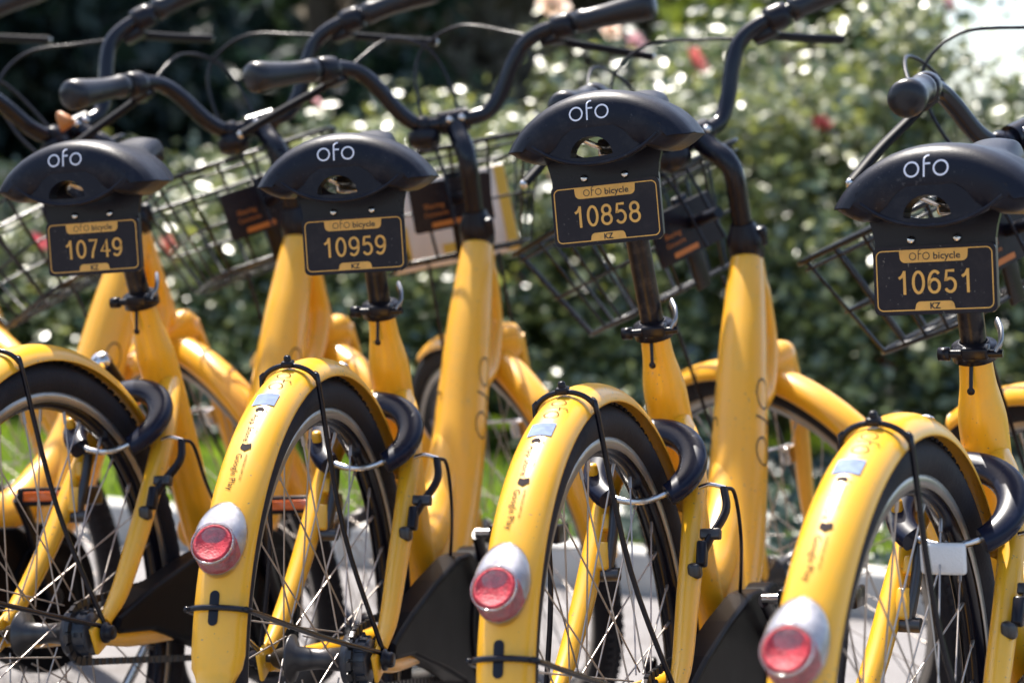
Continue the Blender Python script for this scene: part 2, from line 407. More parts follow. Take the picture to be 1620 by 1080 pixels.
    def egg(name, wv, lv, hv, c0, mt, flat=0.0, n=14, mseg=28, taper=0.25, shift=0.0):
        V = []; F = []
        for i in range(n + 1):
            th = PI / 2 * i / n
            for k in range(mseg):
                a = 2 * PI * k / mseg; rr = math.cos(th) ** 0.55 if i < n else 0.0
                vv = math.sin(a) * lv * rr; uu = math.cos(a) * wv * rr * (1 - taper * (math.sin(a) * 0.5 + 0.5) ** 2)
                ht = hv * math.sin(th) * (1 - flat * max(0, math.sin(a)) * rr)
                phi = (phl * RF - vv + c0) / RF; V.append(ring(phi, uu, RF + 0.001 + ht + shift))
        for i in range(n):
            for k in range(mseg): k2 = (k + 1) % mseg; F.append((i * mseg + k, (i + 1) * mseg + k, (i + 1) * mseg + k2, i * mseg + k2))
        return mesh_from(name, V, F, mt)
    ME['rear_light'] = egg('rear_light', 0.0290, 0.042, 0.025, -0.003, CLR, flat=0.30, taper=.12)
    ME['lamp_inner'] = egg('lamp_inner', 0.0245, 0.035, 0.018, -0.003, SILV, flat=0.5, taper=.12)
    b = MB(); c = ring((phl * RF + 0.011) / RF, 0, RF + 0.002); ax = Vector(ring(phl, 0, 1)) - Vector((0, 0, ZA))
    b.lathe([(0.0215, 0), (0.0215, 0.0215), (0.0195, 0.0240), (0.0175, 0.0240), (0.0168, 0.0232), (0.0, 0.0238)], c, ax, 32)
    ME['red_reflector'] = b.build('red_reflector', REDR)
    b = MB(); b.lathe([(0.0218, 0.020), (0.0236, 0.0205), (0.0232, 0.0238), (0.0218, 0.0240)], c, ax, 32, True); ME['lens_rim'] = b.build('lens_rim', CLR)
    # --- wheels (about the origin, axis Y)
    def wheel_ring(prof, name, mt, seg=96):
        b = MB(); V = []; F = []; n = len(prof)
        for k in range(seg):
            a = 2 * PI * k / seg
            for r, y in prof: V.append((r * math.cos(a), y, r * math.sin(a)))
        for k in range(seg):
            for i in range(n): j = (i + 1) % n; k2 = (k + 1) % seg; F.append((k * n + i, k * n + j, k2 * n + j, k2 * n + i))
        b.add(V, F); return b.build(name, mt)
    ME['rim'] = wheel_ring([(0.2995, -0.0125), (0.2985, -0.014), (0.288, -0.0135), (0.279, -0.009), (0.276, 0), (0.279, 0.009), (0.288, 0.0135), (0.2985, 0.014), (0.2995, 0.0125), (0.293, 0.006), (0.293, -0.006)], 'rim', BAR)
    ME['brake_track'] = wheel_ring([(0.2992, -0.0142), (0.2992, -0.0148), (0.2845, -0.0142), (0.2845, -0.0136)], 'brake_track', RIM)
    ME['brake_track2'] = wheel_ring([(0.2992, 0.0142), (0.2992, 0.0148), (0.2845, 0.0142), (0.2845, 0.0136)], 'brake_track', RIM)
    tp = []
    for k in range(16):
        a = 2 * PI * k / 16; rr = 0.0225; tp.append((0.3145 + rr * math.cos(a), 0.0235 * math.sin(a)))
    ME['tyre'] = wheel_ring(tp, 'tyre', TYR, 120)
    # tread blocks
    b = MB()
    for k in range(120):
        a = 2 * PI * k / 120
        for sx, ph in ((-1, 0), (1, 0.5)):
            an = a + ph * 2 * PI / 120; y = sx * 0.0095; rr = 0.3145 + 0.0215
            c = (rr * math.cos(an), y, rr * math.sin(an)); b.box(c, (0.0035, 0.010, 0.010), Matrix.Rotation(-an, 3, 'Y') @ Matrix.Rotation(sx * 0.12, 3, 'Z'))
    ME['tread'] = b.build('tread', TYR)
    b = MB(); b.tube([(0.019, 0, 0.0), (0.276, 0, 0.0)], 0.00105, 6); b.tube([(0.262, 0, 0), (0.280, 0, 0)], 0.0021, 6)
    ME['spoke'] = b.build('spoke', SPK)
    b = MB(); b.lathe([(0.006, -0.062), (0.010, -0.058), (0.012, -0.042), (0.029, -0.038), (0.029, -0.035), (0.015, -0.030), (0.012, 0), (0.015, 0.030), (0.029, 0.035), (0.029, 0.038), (0.016, 0.042), (0.010, 0.058), (0.006, 0.062)], (0, 0, 0), (0, 1, 0), 24)
    b.tube([(0, -0.083, 0), (0, 0.083, 0)], 0.0048, 10)
    ME['hub'] = b.build('hub', DARKM)
    b = MB(); b.lathe([(0.0, -0.0), (0.024, 0.0), (0.026, 0.004), (0.026, 0.016), (0.030, 0.018), (0.030, 0.030), (0.012, 0.032)], (0, -0.062, 0), (0, 1, 0), 24)
    for k in range(16):
        a = 2 * PI * k / 16; b.box((0.033 * math.cos(a), -0.046, 0.033 * math.sin(a)), (0.008, 0.004, 0.006), Matrix.Rotation(-a, 3, 'Y'))
    for k in range(10):
        a = 2 * PI * k / 10; b.box((0.0268 * math.cos(a), -0.055, 0.0268 * math.sin(a)), (0.003, 0.010, 0.006), Matrix.Rotation(-a, 3, 'Y'))
    ME['rear_sprocket'] = b.build('rear_sprocket', mat('sprocket_black', (0.03, 0.034, 0.045), 0.3, dirt=(0.12, 0.1, 0.08), dirt_amt=0.4, dirt_scale=80))
    for s_ in (1, -1):
        b = MB(); b.lathe([(0.0, 0.012), (0.008, 0.012), (0.0095, 0.009), (0.0095, 0.004), (0.013, 0.003), (0.013, 0.0)], (0, s_ * 0.0775, 0), (0, s_, 0), 14)
        ME['axle_nut%d' % s_] = b.build('axle_nut', BLK)
    # --- frame
    b = MB()
    T = cr([(CX, 0, CZ - 0.002), (CX + .012, 0, CZ - 0.035), (.332, 0, .668), (.356, 0, .61), (.39, 0, .52), (.425, 0, .42), (BBX - .014, 0, BBZ + .05), (BBX, 0, BBZ)], 5)
    n = len(T)
    def rs(i):
        t = i / (n - 1)
        return [(0, .0175, .0175), (.13, .0195, .0195), (.20, .0225, .0225), (.30, .0275, .0270), (.45, .028, .0265), (.7, .028, .024), (1, .027, .026)], t
    def interp(tab, t):
        for a, c_ in zip(tab, tab[1:]):
            if t <= c_[0]: f = (t - a[0]) / (c_[0] - a[0]); return tuple(a[k] + (c_[k] - a[k]) * f for k in range(1, len(a)))
        return tab[-1][1:]
    b.tube(T, [interp(rs(i)[0], i / (n - 1)) for i in range(n)], 24, upv=(1, 0, 0.001))
    ME['seat_tube'] = b.build('seat_tube', YEL)
    b = MB(); b.tube([(CX - .021, -0, CZ - .040), (CX - .0155, -0, CZ - .003)], 0.0022, 8); b.lathe([(0, .001), (.0042, .001), (.0045, 0)], (CX - .0205, 0, CZ - .041), (-1, 0, -.3), 10)
    ME['tube_slot'] = b.build('tube_slot', BLK)
    # down tube : fat oval from the head to the bottom bracket, sweeping back at its foot
    b = MB()
    D = cr([(HX + .012, 0, HZ - .012), (.848, 0, .80), (.812, 0, .735), (.76, 0, .645), (.70, 0, .535), (.645, 0, .45), (.585, 0, .385), (.53, 0, .345), (.475, 0, .335)], 6)
    n = len(D); UPD = (-1, 0, .7); tab = [(0, .022, .0225), (.12, .027, .0255), (.3, .040, .034), (.5, .046, .041), (.7, .046, .043), (.85, .040, .042), (1, .030, .036)]
    b.tube(D, [interp(tab, i / (n - 1)) for i in range(n)], 28, upv=UPD)
    ME['down_tube'] = b.build('down_tube', YEL)
    b = MB()
    D2 = cr([(.735, 0, .585), (.685, 0, .515), (.635, 0, .455), (.57, 0, .41), (.50, 0, .39), (.44, 0, .395)], 6); n = len(D2)
    tab = [(0, .006, .008), (.2, .024, .026), (.5, .037, .030), (.85, .036, .030), (1, .026, .026)]
    b.tube([(p[0] - .012, p[1] + .010, p[2] + .010) for p in D2], [interp(tab, i / (n - 1)) for i in range(n)], 24, upv=(-1, 0, .9))
    ME['curved_tube'] = b.build('curved_tube', YEL)
    b = MB(); b.tube([H0 + Vector((0, 0, .0)), H0 - KAX * 0.168], [0.0225, 0.0235], 24)
    b.tube(cr([H0 - KAX * 0.02, H0 - KAX * 0.09 + Vector((-.004, 0, 0)), H0 - KAX * 0.16 + Vector((-.012, 0, -.004)), Vector((.86, 0, .625)), Vector((.79, 0, .60))], 5), [(.024, .020)] * 4 + [(.028, .021)] * 13 + [(.026, .02)] * 4, 18, upv=(.35, 1, .1))
    ME['head_tube'] = b.build('head_tube', YEL)
    b = MB()
    b.tube([(BBX, -.036, BBZ), (BBX, .036, BBZ)], .024, 20)
    ME['bottom_bracket'] = b.build('bottom_bracket', YEL)
    for s_ in (1, -1):
        b = MB()
        P = cr([(.012, s_ * .070, .348), (.06, s_ * .068, .377), (.12, s_ * .063, .430), (.17, s_ * .060, .482), (.216, s_ * .056, .531), (.25, s_ * .051, .566), (.30, s_ * .033, .602), (.345, s_ * .012, .622)], 5)
        n = len(P); b.tube(P, [interp([(0, .008, .008), (.12, .0115, .0115), (.3, .0135, .0135), (.8, .0145, .0145), (1, .016, .016)], i / (n - 1)) for i in range(n)], 18)
        b.box((.006, s_ * .071, .338), (.052, .006, .036), (0, -.35, 0), .0025)
        ME['seat_stay%d' % s_] = b.build('seat_stay', YEL)
        b = MB(); P = cr([(.012, s_ * .068, .330), (.10, s_ * .064, .316), (.25, s_ * .055, .298), (.38, s_ * .042, .288), (BBX, s_ * .026, BBZ)], 5); n = len(P)
        b.tube(P, [interp([(0, .010, .010), (.2, .014, .012), (1, .016, .013)], i / (n - 1)) for i in range(n)], 16)
        ME['chain_stay%d' % s_] = b.build('chain_stay', YEL)
    # ofo mark on the down tube's sides
    for s_ in (1, -1):
        def on_dt(x, y, l, s_=s_):
            f = 0.455 + x / 0.62; i = max(0, min(len(D) - 2, int(f * (len(D) - 1)))); fr = f * (len(D) - 1) - i
            c_ = Vector(D[i]) * (1 - fr) + Vector(D[i + 1]) * fr; t = (Vector(D[i + 1]) - Vector(D[i])).normalized()
            upn = Vector((-1, 0, .7)); N = (upn - t * upn.dot(t)).normalized(); B = t.cross(N)
            ra, rb = interp([(0, .022, .0225), (.12, .027, .0255), (.3, .040, .034), (.5, .046, .041), (.7, .046, .043), (.85, .040, .042), (1, .030, .036)], f)
            sg_ = 1 if B.y * s_ > 0 else -1; an = sg_ * (R(70) - (y * s_) / .043 * (1 if s_ > 0 else 1))
            return c_ + N * math.cos(an) * (ra + .0006 + l) + B * math.sin(an) * (rb + .0006 + l)
        ME['frame_lettering%d' % s_] = map_shapes(ofo_shape(0.030, 0.0018), on_dt, 'frame_lettering', INK)
    # --- seat clamp
    b = MB(); c = Vector((CX, 0, CZ)); b.lathe([(.0185, -.006), (.0245, -.006), (.0245, .010), (.0185, .010), (.0175, .014), (.0155, .014)], c, SD, 20)
    b.box(c + Vector((-.020, -.006, .002)), (.018, .030, .014), (0, R(-20), 0), .003)
    b.tube([c + Vector((-.022, -.036, .0)), c + Vector((-.022, .030, .0))], .0045, 10)
    b.lathe([(.0, 0), (.0075, 0), (.0075, .012), (0, .012)], c + Vector((-.022, .022, 0)), (0, 1, 0), 12)
    ME['seat_clamp'] = b.build('seat_clamp', BLK)
    b = MB(); b.tube(cr([c + Vector((-.022, -.028, .002)), c + Vector((-.020, -.033, .012)), c + Vector((-.010, -.031, .024)), c + Vector((.004, -.024, .034))], 5), [(.003, .0055)] * 16, 8)
    ME['clamp_lever'] = b.build('clamp_lever', mat('lever_steel', (0.28, 0.28, 0.29), rough=0.3, metal=0.9))
    # --- seat group about the plate reference point P (origin)
    ST = []
    NST = 30
    for i in range(NST + 1):
        t = (i / NST) ** 1.7; x = -0.128 + 0.275 * t
        # half width
        wv = float(np.interp(x, [-.128, -.122, -.11, -.09, -.06, -.02, .02, .06, .10, .13, .147], [.086, .101, .109, .1125, .1135, .101, .066, .038, .032, .028, .008]))
        topz = float(np.interp(x, [-.128, -.1265, -.122, -.115, -.10, -.07, 0, .05, .10, .135, .147], [.106, .119, .128, .134, .1385, .1395, .136, .140, .152, .152, .132]))
        droop = float(np.interp(x, [-.128, -.1265, -.122, -.115, -.09, -.05, 0, .05, .147], [.018, .030, .039, .045, .049, .048, .030, .012, .004]))
        thc = float(np.interp(x, [-.128, -.1265, -.122, -.115, -.10, -.05, 0, .147], [.018, .031, .040, .046, .046, .034, .028, .024]))
        the = float(np.interp(x, [-.128, -.1265, -.122, -.11, -.09, -.05, 0, .147], [.012, .024, .032, .038, .040, .038, .028, .020]))
        ST.append((x, wv, topz, droop, thc, the))
    NS = 22; V = []; F = []
    def top_of(x, y):
        a = np.array(ST); wv = np.interp(x, a[:, 0], a[:, 1]); tz = np.interp(x, a[:, 0], a[:, 2]); dr = np.interp(x, a[:, 0], a[:, 3]); s = min(1, abs(y) / wv)
        return tz - dr * s ** 2.1 - 0.010 * s ** 8
    for (x, wv, tz, dr, thc, the) in ST:
        for k in range(NS + 1):
            s = -1 + 2 * k / NS; s = math.sin(s * PI / 2); y = wv * s; V.append((x, y, tz - dr * abs(s) ** 2.1 - 0.013 * abs(s) ** 8))
        for k in range(NS + 1):
            s = 1 - 2 * k / NS; s = math.sin(s * PI / 2) * 0.985; y = wv * s
            zc = float(np.interp(x, [-.128, -.1265, -.12, -.09, -.05, 0, .05, .147], [.098, .093, .089, .087, .095, .106, .115, .126]))
            ud = float(np.interp(x, [-.128, -.12, -.05, 0, .05, .147], [.014, .019, .022, .012, .006, .004]))
            zs = .017 * max(0, (abs(s) - .70) / .30) ** 1.6 + zc + (min(zc, .0620 + .007 * (max(0, -.108 - x) / .020) ** 2 + max(0, x + .06) * .55) - zc) * max(0, min(1, (abs(s) - .34) / .26)) ** 1.0 if x < -.02 else zc - ud * s * s
            V.append((x, y, min(zs, tz - dr * abs(s) ** 2.1 - 0.010 * abs(s) ** 8 - .004)))
    S2 = 2 * (NS + 1)
    for i in range(NST):
        for k in range(S2): k2 = (k + 1) % S2; F.append((i * S2 + k, (i + 1) * S2 + k, (i + 1) * S2 + k2, i * S2 + k2))
    for i in (0, NST):
        for k in range(NS):
            a = i * S2 + k; c_ = i * S2 + S2 - 1 - k; F.append((a, a + 1, c_ - 1, c_) if i == 0 else (a + 1, a, c_, c_ - 1))
    me = mesh_from('saddle', V, F, SAD); 
    ME['saddle'] = me
    # rear face lettering laid on the saddle's rear slope
    def on_sad(x, y, l):
        # x: to the bike's right, y up: march along the rear profile
        z = 0.1115 + y
        # find the rear-most x where the saddle top reaches z at this lateral place
        yy = -x + 0.001; best = -.128
        for k in range(120):
            xx = -.128 + .00045 * k
            if top_of(xx, yy) >= z: best = xx; break
        return (best - 0.0012 - l, yy, z + 0.0003)
    ME['saddle_lettering'] = map_shapes(ofo_shape(0.0165, 0.0019), on_sad, 'saddle_lettering', WHP)
    # bracket under the saddle with the oval opening
    out = [(-.058, -.036), (.058, -.036), (.064, -.030), (.064, .040), (.066, .052), (.070, .066), (.072, .078), (.070, .090), (.05, .094), (0, .095), (-.05, .094), (-.070, .090), (-.072, .078), (-.070, .066), (-.066, .052), (-.064, .040), (-.064, -.030)]
    hole = [(-.004 + x, .077 + y) for x, y in [(.032 * math.cos(a), .0145 * math.sin(a)) for a in np.linspace(0, 2 * PI, 24, endpoint=False)]]
    out = [(float(p[0]), float(p[1])) for p in out]
    ME['saddle_bracket'] = slab(out, -.105, -.098, 'saddle_bracket', BLK, [hole])
    bw = [(float(y), float(.0545 + .026 * (abs(y) / .074) ** 2.2)) for y in np.linspace(-.080, .080, 21)] + [(.078, .092), (.04, .098), (0, .099), (-.04, .098), (-.078, .092)]
    hole2 = [(-.004 + .0250 * math.cos(a), .0640 + .0215 * max(0, math.sin(a)) + .002 * min(0, math.sin(a))) for a in np.linspace(0, 2 * PI, 26, endpoint=False)]
    ME['saddle_bowl'] = slab(bw, -.1272, -.104, 'saddle_bowl', SAD, [hole2])
    P = cr([(-.1268, y, .0545 + .026 * (abs(y) / .074) ** 2.2) for y in np.linspace(-.074, .074, 13)], 3)
    b = MB(); b.tube(P, .0024, 8); ME['bracket_rim'] = b.build('bracket_rim', SAD)
    b = MB()
    for y in (.021, -.021): b.tube(cr([(-.085, y * 2.3, .098), (-.05, y * 1.2, .082), (0, y, .078), (.06, y, .084), (.12, y * .5, .108)], 5), .0035, 8)
    b.box((0.0, 0, .078), (.045, .056, .022), None, .004)
    ME['saddle_rail'] = b.build('saddle_rail', STEEL)
    pl = rrect(.1300, .0710, .007); pl = [(x, y) for x, y in pl]
    ME['number_plate'] = slab(pl, -.1100, -.1065, 'number_plate', PLB)
    def onp(u, v, l): return (-.1104 - l, -u, v)
    ME['plate_border'] = map_shapes([(ribbon(rrect(.1225, .0620, .006), .0012, True), 0)], onp, 'plate_border', GOLD)
    def tab_(w0, w1, z0, z1, r=.004):
        sg = 1 if z0 > z1 else -1; P = [(-w0 / 2, z0), (w0 / 2, z0)]
        P += [(w1 / 2 - r + r * math.cos(a), z1 + sg * (r - r * math.sin(a))) for a in np.linspace(0, PI / 2, 6)] + [(-w1 / 2 + r - r * math.cos(a), z1 + sg * (r - r * math.sin(a))) for a in np.linspace(PI / 2, 0, 6)]
        return ((P, [tuple(range(len(P)))]), 0)
    ME['plate_top_tab'] = map_shapes([tab_(.073, .072, .0310, .0182, .006)], onp, 'plate_top_tab', GOLD, .0001)
    ME['plate_bottom_tab'] = map_shapes([tab_(.043, .041, -.0310, -.0222, .005)], onp, 'plate_bottom_tab', GOLD, .0001)
    s = [((([(a - .0140, c_ + .0246) for a, c_ in vs]), fs), k) for (vs, fs), k in ofo_shape(.0078, .0009)]
    s.append(text_shape('bicycle', .0072, 1.06, .0140, .0247, bold=.018))
    ME['ofo_bicycle_lettering'] = map_shapes(s, onp, 'ofo_bicycle_lettering', INK, .0003)
    ME['kz_lettering'] = map_shapes([text_shape('KZ', .0064, .95, 0, -.0268, bold=.035)], onp, 'kz_lettering', INK, .0003)
    for num in ('10749', '10959', '10858', '10651', '10732', '10914'):
        ME['num' + num] = map_shapes(digits(num, 0.0246, .0140, .0168, .0030, -.0024), onp, 'plate_digits', GOLD, .0002)
    b = MB()
    b.lathe([(.0045, 0), (.0045, .002), (.003, .004), (0, .0042)], (-.105, .0245, .0415), (-1, 0, 0), 12)
    ME['screw_a'] = b.build('screw', STEEL)
    b = MB(); b.lathe([(.0045, 0), (.0045, .002), (.003, .004), (0, .0042)], (-.105, -.0245, .0415), (-1, 0, 0), 12); ME['screw_b'] = b.build('screw', STEEL)
    # --- seat post (unit, from clamp upwards)
    b = MB(); b.tube([-SD * .10, SD * .22], .0142, 20); b.lathe([(.0145, 0), (.019, .003), (.019, .028), (.012, .034)], SD * .185, SD, 18)
    ME['seat_post'] = b.build('seat_post', mat('post_enamel', (0.007, 0.006, 0.010), .3, spec=.3, dirt=(.14, .10, .07), dirt_amt=.5, dirt_scale=50))
    # --- horseshoe lock in the seat-stay plane
    LC = Vector((.213, 0, .580)); e1 = Vector((math.cos(R(37)), 0, math.sin(R(37)))); e2 = Vector((0, 1, 0)); e3 = e1.cross(e2)
    P = []; rad = []
    for k in range(41):
        a = R(-52) + R(284) * k / 40      # angle measured from +Y towards +e1
        sx = math.cos(a); sy = math.sin(a)
        P.append(LC + e2 * .0590 * sx + e1 * .0630 * sy); tt = abs(k / 40 - .5) * 2
        rad.append((.0175 - .004 * tt ** 3, .0110))
    b = MB()
    # sweep with the flat side in the ring plane
    V = []; F = []; seg = 20
    for k, p in enumerate(P):
        rdir = (p - LC).normalized(); ra, rb = rad[k]
        for j in range(seg):
            an = 2 * PI * j / seg; ca, sa = math.cos(an), math.sin(an)
            f = lambda v: math.copysign(abs(v) ** .72, v)
            V.append(p + rdir * ra * f(ca) + e3 * rb * f(sa))
    for k in range(len(P) - 1):
        for j in range(seg): j2 = (j + 1) % seg; F.append((k * seg + j, k * seg + j2, (k + 1) * seg + j2, (k + 1) * seg + j))
    b.add(V, F); b.add(V[:seg], [tuple(range(seg))], False); b.add(V[-seg:], [tuple(range(seg))[::-1]], False)
    ME['lock'] = b.build('lock', NAVY)
    b = MB(); P = []
    for k in range(12):
        a = R(-132) + R(84) * k / 11; P.append(LC + e2 * .056 * math.cos(a) + e1 * .058 * math.sin(a))
    b.tube(P, .0042, 10); ME['shackle'] = b.build('shackle', STEEL)
    b = MB(); c = LC + e2 * .054 - e1 * .006 - e3 * -.0
    b.box(c + Vector((-.015, .004, .003)), (.012, .013, .024), (0, R(-30), 0), .0045); ME['lock_lever'] = b.build('lock_lever', YEL)
    b = MB(); c0 = Vector((.325, .045, .605)); c1 = Vector((.266, .045, .657)); b.tube([c0, c1], [.013, .0125], 16)
    b.tube([c1 - (c1 - c0) * .02, c1 + (c1 - c0) * .02], .014, 16)
    ME['lock_cylinder'] = b.build('lock_cylinder', BLK)
    b = MB(); d_ = (c1 - c0).normalized(); b.lathe([(.0135, 0), (.0130, .010), (.009, .0135), (0, .014)], c1 + d_ * .001, d_, 16); ME['cylinder_cap'] = b.build('cylinder_cap', STEEL)
    # --- rim brake arms
    b = MB()
    b.tube(cr([(.146, -.076, .480), (.160, -.086, .500), (.188, -.100, .527), (.205, -.096, .552)], 5), [(.006, .004)] * 16, 8); b.box((.148, -.078, .484), (.014, .012, .03), (0, .5, 0), .003)
    ME['brake_arm-1'] = b.build('brake_arm', BLK)
    b = MB(); b.tube(cr([(.205, -.098, .552), (.205, -.080, .557), (.207, -.066, .554)], 4), .0026, 8)
    ME['brake_noodle'] = b.build('brake_noodle', STEEL)
    b = MB(); b.tube(cr([(.205, -.098, .552), (.222, -.104, .543), (.262, -.098, .49), (.36, -.07, .42), (.42, -.045, .34)], 5), .0024, 8); ME['rear_cable'] = b.build('rear_cable', BLK)
    b = MB(); b.box((.164, -.086, .504), (.012, .024, .012), (0, .4, 0), .002); ME['pad_holder'] = b.build('pad_holder', DARKM)
    b = MB(); b.box((.140, -.070, .466), (.014, .016, .018), None, .004); ME['brake_pivot'] = b.build('brake_pivot', DARKM)
    b = MB(); b.box((.165, .045, .482), (.016, .016, .034), (0, .5, 0), .003); b.box((.185, .044, .520), (.012, .012, .02), (0, .5, 0), .003); ME['brake_boss'] = b.build('brake_boss', YEL)
    b = MB(); b.tube(cr([(.160, .040, .462), (.168, .036, .490), (.180, .034, .518), (.192, .034, .548)], 4), [(.007, .006)] * 13, 10); b.tube([(.160, .026, .462), (.160, .062, .462)], .008, 12); ME['brake_arm1'] = b.build('brake_arm', DARKM)
    # --- chain guard
    out = [(.020, .338), (.030, .352), (.12, .372), (.24, .390), (.36, .402), (.42, .398)]
    arc_ = [(BBX + .108 * math.cos(a), BBZ + .108 * math.sin(a)) for a in np.linspace(R(112), R(-120), 22)]
    low = [(.36, .232), (.26, .270), (.12, .318), (.035, .330)]
    poly = out + [(float(a), float(c_)) for a, c_ in arc_] + low
    bm = bmesh.new(); vs = [bm.verts.new((x, -.084, z)) for x, z in poly]; f = bm.faces.new(vs)
    g = bmesh.ops.extrude_face_region(bm, geom=[f])
    for v in g['geom']:
        if isinstance(v, bmesh.types.BMVert): v.co.y = -.052
    bmesh.ops.recalc_face_normals(bm, faces=list(bm.faces))
    bmesh.ops.bevel(bm, geom=[e for e in bm.edges if abs(e.verts[0].co.y - e.verts[1].co.y) < 1e-5 and e.verts[0].co.y < -.08], offset=.006, segments=3, profile=.5, affect='EDGES')
    me = bpy.data.meshes.new('chain_guard'); bm.to_mesh(me); bm.free(); me.materials.append(GLB); ME['chain_guard'] = me
    b = MB(); b.lathe([(.085, 0), (.085, .003), (.078, .004), (.074, .002), (.060, .002), (.055, .005), (.036, .005), (.030, .002), (.0, .002)], (BBX, -.0835, BBZ), (0, -1, 0), 36)
    ME['guard_disc'] = b.build('guard_disc', GLB)
    # crank arms, pedals (about the bottom bracket)
    for s_ in (1, -1):
        b = MB(); y0 = s_ * .091; y1 = s_ * .100
        b.tube(cr([(0, y0, 0), (.05, y0, 0), (.12, y1, 0), (.168, y1, 0)], 4), [(.0085, .014), (.0085, .0135), (.008, .012), (.008, .011), (.0075, .0105), (.0075, .010), (.0075, .010), (.0075, .010), (.0075, .010), (.0075, .0105), (.0075, .011), (.0075, .0115), (.0075, .012)], 14, upv=(0, 1, .001))
        b.lathe([(.014, 0), (.014, .012), (.010, .014), (0, .014)], (0, s_ * .084, 0), (0, s_, 0), 16)
        ME['crank%d' % s_] = b.build('crank_arm', BLK)
        b = MB(); b.tube([(0, s_ * .098, 0), (0, s_ * .130, 0)], .0065, 10); ME['pedal_axle%d' % s_] = b.build('pedal_axle', STEEL)
        b = MB(); yc = s_ * .172
        b.box((0, s_ * .128, 0), (.066, .009, .026), None, .003); b.box((0, s_ * .216, 0), (.070, .009, .026), None, .003)
        b.box((.030, yc, 0), (.010, .088, .024), None, .002); b.box((-.030, yc, 0), (.010, .088, .024), None, .002); b.tube([(0, s_ * .126, 0), (0, s_ * .218, 0)], .011, 12)
        ME['pedal%d' % s_] = b.build('pedal', BLK)
        for q, xx in enumerate((-.0355, .0355)):
            b = MB(); b.box((xx, yc, 0), (.003, .066, .013), None, .001); ME['pedal_refl%d%d' % (s_, q)] = b.build('pedal_reflector', ORR)
    # chain
    b = MB(); L = []
    for a in np.linspace(R(90), R(270), 10): L.append((.036 * math.cos(a), ZA + .036 * math.sin(a)))
    for k in range(1, 28): t = k / 28; L.append((BBX * t, ZA - .036 + (BBZ - .075 - ZA + .036) * t))
    for a in np.linspace(R(-90), R(90), 16): L.append((BBX + .075 * math.cos(a), BBZ + .075 * math.sin(a)))
    for k in range(1, 28): t = k / 28; L.append((BBX * (1 - t), BBZ + .075 + (ZA + .036 - BBZ - .075) * t))
    for i in range(len(L)):
        a = L[i]; c_ = L[(i + 1) % len(L)]; d_ = math.hypot(c_[0] - a[0], c_[1] - a[1]); an = math.atan2(c_[1] - a[1], c_[0] - a[0])
        nn = max(1, round(d_ / .0125))
        for j in range(nn):
            t = (j + .5) / nn; b.box((a[0] + (c_[0] - a[0]) * t, -.046, a[1] + (c_[1] - a[1]) * t), (.010, .007 if j % 2 else .0055, .0085), (0, -an, 0))
    ME['chain'] = b.build('chain', DARKM)
    b = MB(); b.tube(cr([(.37, .045, .285), (.34, .075, .22), (.27, .15, .06), (.25, .17, .012)], 4), .0075, 10); b.box((.25, .172, .012), (.03, .018, .008), None, .002)
    ME['kickstand'] = b.build('kickstand', STEEL)
    # --- fork (steered)
    b = MB(); fb = H0 - KAX * .168
    b.tube([fb, fb - KAX * .018], .024, 20)
    b.box(fb - KAX * .036, (.050, .110, .060), (0, R(-21), 0), .020)
    ME['fork_crown'] = b.build('fork_crown', ORG)
    b = MB(); b.lathe([(.0, .001), (.006, .001), (.006, -.004)], fb - KAX * .032 + Vector((-.021, 0, -.006)), (-1, 0, -.3), 12); ME['crown_bolt'] = b.build('crown_bolt', BLK)
    for s_ in (1, -1):
        b = MB(); t0 = fb - KAX * .030 + Vector((0, s_ * .046, 0))
        P = cr([t0, t0 - KAX * .10 + Vector((0, s_ * .006, 0)), Vector((1.035, s_ * .060, .435)), Vector((1.066, s_ * .060, .362)), Vector((FX, s_ * .058, ZA))], 5); n = len(P)
        b.tube(P, [interp([(0, .017, .014), (.4, .015, .012), (1, .008, .008)], i / (n - 1)) for i in range(n)], 16, upv=(1, 0, .001))
        ME['fork_leg%d' % s_] = b.build('fork_leg', ORG)
    b = MB(); b.box((1.022, .045, .50), (.018, .022, .030), (0, -.3, 0), .004); b.box((1.022, -.045, .50), (.018, .022, .030), (0, -.3, 0), .004); b.tube([(1.005, -.04, .515), (1.005, .04, .535)], .0022, 8)
    ME['front_brake'] = b.build('front_brake', STEEL)
    # --- stem and handlebar (steered frame)
    b = MB(); b.lathe([(.0235, -.030), (.0275, -.028), (.0275, .000), (.024, .010), (.019, .022), (.0175, .026)], H0 + KAX * .006, KAX, 24)
    b.box(H0 + Vector((-.018, -.016, .0)), (.02, .016, .03), (0, R(-21), 0), .004)
    ME['head_collar'] = b.build('head_collar', BLK)
    CL = Vector((HX + .005, 0, HZ + .175))
    b = MB(); top = H0 + KAX * .118
    P = cr([H0 + KAX * .0, H0 + KAX * .06, H0 + KAX * .105, top + KAX * .012 + Vector((.012, 0, .003)), (top + CL) / 2 + Vector((.004, 0, .004)), CL - (CL - top).normalized() * .012], 5)
    n = len(P); b.tube(P, [interp([(0, .0150, .0150), (.5, .0155, .0155), (.7, .0175, .0165), (1, .017, .016)], i / (n - 1)) for i in range(n)], 20)
    b.tube([CL + Vector((0, -.024, 0)), CL + Vector((0, .024, 0))], .0185, 20)
    ME['stem'] = b.build('stem', BAR)
    b = MB(); b.lathe([(0, .004), (.005, .004), (.006, 0)], CL + Vector((-.018, .01, .002)), (-1, 0, 0), 10); b.lathe([(0, .004), (.005, .004), (.006, 0)], CL + Vector((-.018, -.01, .002)), (-1, 0, 0), 10)
    ME['stem_bolt'] = b.build('stem_bolt', STEEL)
